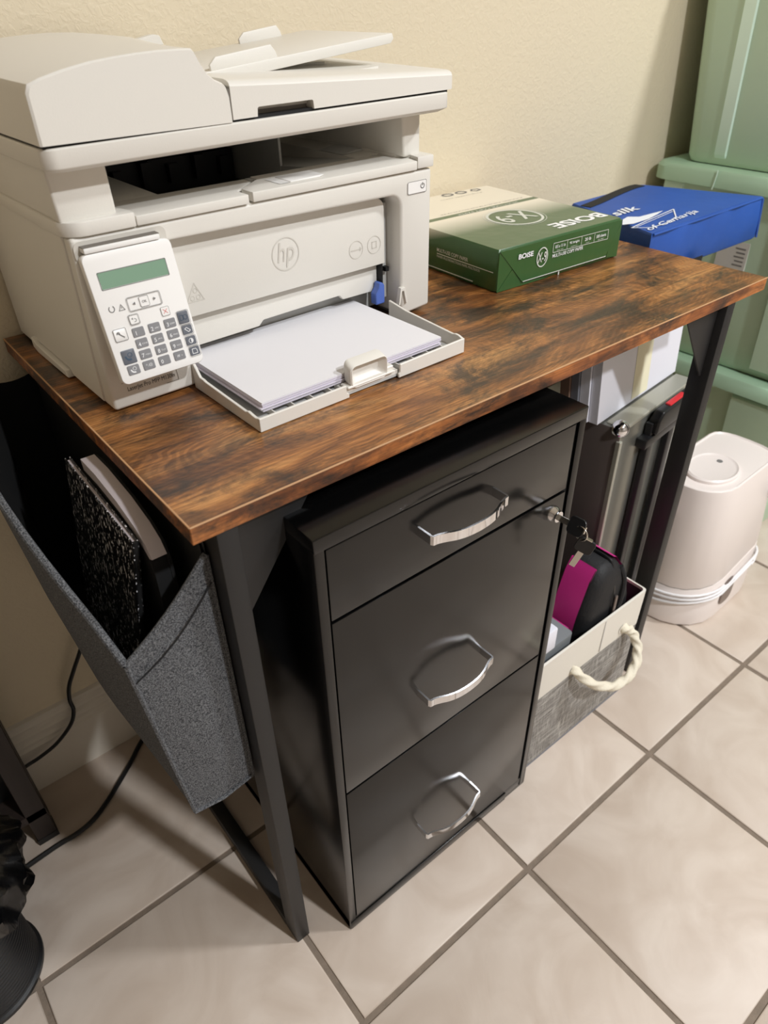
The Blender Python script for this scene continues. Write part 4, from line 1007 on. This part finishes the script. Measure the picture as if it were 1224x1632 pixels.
right = [(.654, .3470), (.662, .3425), (.690, .3080), (.706, .262), (.710, .18)]
bm = loft(new(), [[Vector((x+.001, y, z+.001)) for x, z in right] for y in (.014, .062)], cap=False, closed=False); obj('pink_panel', bm, 'pink', pk, label='pink fabric side')
obj('panel_seam', tube(new(), [Vector((.5685, .016, .245)), Vector((.5680, .060, .245))], .0010, 6), 'pink', pk)
zp = smooth_path([(.645, .060, .3478), (.645, .020, .3478), (.645, .009, .3405), (.645, .001, .3180), (.646, -.0035, .280), (.648, -.0045, .230), (.648, -.0045, .180)], 6)
obj('zipper', tube(new(), zp, .0032, 6), 'black_plastic', pk)
obj('zip_pull', box(new(), .6455, .6515, -.0105, -.0070, .250, .285, .001, 1), 'case_side', pk)
obj('carry_loop', tube(new(), smooth_path([(.664, .004, .330), (.668, -.004, .306), (.667, -.0065, .270), (.660, -.0075, .245), (.654, -.0075, .225)], 5), .0045, 8), 'strap_black', pk)
gb = thing('grey_caddy', 'grey plastic box with a pale lid edge in the near corner of the rope basket', 'box', (0, 0, 0))
bm = loft(new(), [[Vector((x, y, z)) for x, y in rrect(.468+k, .553-k, -.004+k*.3, .056-k*.3, .006, 3)] for k, z in ((.006, .03), (.0, .262))])
obj('box_body', bm, 'grey_plastic', gb)
obj('box_lid', box(new(), .4660, .5060, -.007, .058, .2625, .3060, .003, 2), 'folder_white', gb)

# ------------------------------------------------------------------ humidifier
hm = thing('humidifier', 'white tower humidifier with its cord wrapped round the base, on the floor', 'humidifier', (1.066, .072, 0), math.radians(2))
def stad(hx, hy, n=10):
    out = []
    for i in range(n+1): a = -PI/2+PI*i/n; out.append((hx-.55*hy+.55*hy*math.copysign(abs(math.cos(a))**.8, math.cos(a)), hy*math.copysign(abs(math.sin(a))**.75, math.sin(a))))
    for i in range(n+1): a = PI/2+PI*i/n; out.append((-hx+hy+hy*math.cos(a), hy*math.sin(a)))
    return out
def hr(hx, hy, z, dx=0, slope=0): return [Vector((x+dx, y, z+slope*x)) for x, y in stad(hx, hy)]
bm = loft(new(), [hr(.122, .088, .0), hr(.130, .0945, .004), hr(.131, .0950, .02), hr(.1285, .0920, .112, slope=.17), hr(.127, .0905, .114, slope=.17)]); obj('base', bm, 'humid_white', hm)
obj('seam_ring', loft(new(), [hr(.1262, .0898, .1135, slope=.17), hr(.1262, .0898, .1165, slope=.17)]), 'seam_grey', hm)
bm = loft(new(), [hr(.127, .0905, .116, slope=.17), hr(.1282, .0918, .119, slope=.17), hr(.124, .069, .315, .006), hr(.1225, .0675, .322, .006), hr(.1195, .0645, .3235, .006), hr(.117, .062, .3205, .006)]); obj('water_tank', bm, 'humid_white', hm)
def disk(r0, zz, cx=-.028, cy=-.004): return [Vector((cx+r0*1.25*math.cos(2*PI*i/32), cy+r0*math.sin(2*PI*i/32), zz)) for i in range(32)]
dl = obj('mist_outlet', loft(new(), [disk(.046, .320), disk(.046, .326), disk(.043, .3285), disk(.041, .3270), disk(.038, .3262)]), 'humid_white', hm)
obj('mist_hole', cyl(new(), (.002, -.002, .3255), (.002, -.002, .3270), .0055, seg=16), 'ink_grey', dl)
text('oku', (.094, -.0800, .262), (0, -.1, -1), (1, .1, 0), 'ink_grey', hm, width=.024, height=.0055, lift=.002) if False else None
obj('printed_mark', box(new(), .0905, .0935, -.0868, -.0800, .240, .272), 'ink_grey', hm)
cpts = []
for k in range(2):
    for i in range(40):
        a = 2*PI*i/40; s = stad(.1335, .0975, 19)[i]; cpts.append(Vector((s[0], s[1], .076+.010*k+.010*math.sin(a+1)+.18*max(0, s[0]-.02)*(.55 if k else .85))))
obj('power_cord', tube(new(), cpts, .0026, 8), 'cable_white', hm)
obj('power_cord', tube(new(), [p+Vector((0, 0, -.012)) + Vector((0, 0, .004*math.sin(i*.4))) for i, p in enumerate(cpts[:41])], .0026, 8), 'cable_white', hm)
obj('control_dial', prism(new(), [(x, z) for x, z in rrect(-.030, .018, .028, .092, .018, 6)], 'y', -.0975, -.080, .002, 1), 'case_side', hm, label='dark grey base knob')
obj('tank_handle', tube(new(), smooth_path([(-.117, .02, .315), (-.136, .015, .300), (-.138, .01, .275), (-.122, .008, .262)], 5), .003, 8), 'humid_white', hm)

# ------------------------------------------------------------------ left edge of the view: dark table, bin, cables
tb = thing('side_table', 'dark wood side table at the left edge beside the wall', 'table', (-.62, .376, 0))
obj('leg', box(new(), .4075, .4365, 0, .03, 0, .56, .001, 1), 'dark_wood', tb); obj('leg', box(new(), .4075, .4365, .04, .065, 0, .56, .001, 1), 'dark_wood', tb)
obj('leg', box(new(), .0, .029, 0, .03, 0, .56, .001, 1), 'dark_wood', tb); obj('leg', box(new(), .0, .029, .04, .065, 0, .56, .001, 1), 'dark_wood', tb)
obj('leg_tip', box(new(), .4065, .4375, -.001, .031, 0, .012), 'black_plastic', tb)
obj('table_top', box(new(), -.01, .4465, -.01, .072, .56, .585, .002, 1), 'dark_wood', tb)
obj('back_panel', box(new(), .029, .4075, .050, .060, .05, .56), 'black_plastic', tb)
obj('shelf', box(new(), .0, .4365, .0, .065, .06, .075), 'dark_wood', tb)

wb = thing('waste_bin', 'black ribbed waste bin on the floor at the lower left edge', 'bin', (-.329, .236, 0))
prof = [(.0705, 0), (.0740, .002), (.0740, .008)]
z = .010
while z < .165: prof += [(.0700, z), (.0685, z+.0020), (.0685, z+.0038), (.0700, z+.0055)]; z += .0068
prof += [(.0715, z), (.0715, z+.01), (.066, z+.01), (.066, .02), (0, .02)]
obj('bin_wall', lathe(new(), prof, (0, 0, 0), 56), 'bin_black', wb, ang=25)
ln_ = thing('bin_liner', 'crumpled glossy black bin bag folded over the ribbed waste bin', 'bag', (-.329, .236, .0))
bm = new(); seg = 150; rings = []
from mathutils import noise as NZ
for k, (r0, zz) in enumerate(((.0735, .156), (.078, .160), (.086, .168), (.096, .178), (.106, .190), (.114, .204), (.118, .218), (.117, .232), (.109, .244), (.092, .252), (.074, .250), (.064, .232), (.058, .19))):
    r = []
    for i in range(seg):
        a = 2*PI*i/seg; p = Vector((math.cos(a)*2.2, math.sin(a)*2.2, k*.42))
        j = (NZ.noise(p*1.7)*.016+NZ.noise(p*3.6)*.009+NZ.noise(p*8)*.0035)*(1 if k < 10 else .4)*min(1, .15+k*.25)
        hang = -.030*max(0, NZ.noise(Vector((math.cos(a)*1.6, math.sin(a)*1.6, 5))))*(1.6-.4*k) if k < 3 else 0
        rr_ = max(r0+j, .0735)
        if k > 11: rr_ = r0
        r.append(Vector((rr_*math.cos(a), rr_*math.sin(a), zz+hang+NZ.noise(p*3)*.007)))
    rings.append(r)
loft(bm, rings, cap=False); obj('bag_film', bm, 'liner_black', ln_, ang=60)

def cable(pts, label, r=.0032):
    t = tag(obj('power_cable', tube(new(), smooth_path(pts, 8), r, 8), 'cable_black'), label, 'cable', 'black cables by the wall'); return t
cable([(-.010, .447, .40), (-.028, .455, .32), (-.044, .460, .2665), (-.066, .463, .225), (-.082, .464, .195), (-.089, .464, .168), (-.090, .463, .143), (-.102, .462, .118), (-.131, .460, .0965), (-.160, .459, .088), (-.182, .458, .086), (-.205, .452, .088)], 'thin black cable hanging in front of the baseboard')
cable([(.02, .470, .0036), (-.0138, .4511, .0036), (-.045, .4230, .0036), (-.0757, .3987, .0036), (-.105, .3775, .0036), (-.1326, .3619, .0036), (-.160, .3555, .0036), (-.1899, .3556, .0036), (-.2373, .352, .0036), (-.30, .345, .0036)], 'black cable curving across the floor tiles under the pouch', .004)
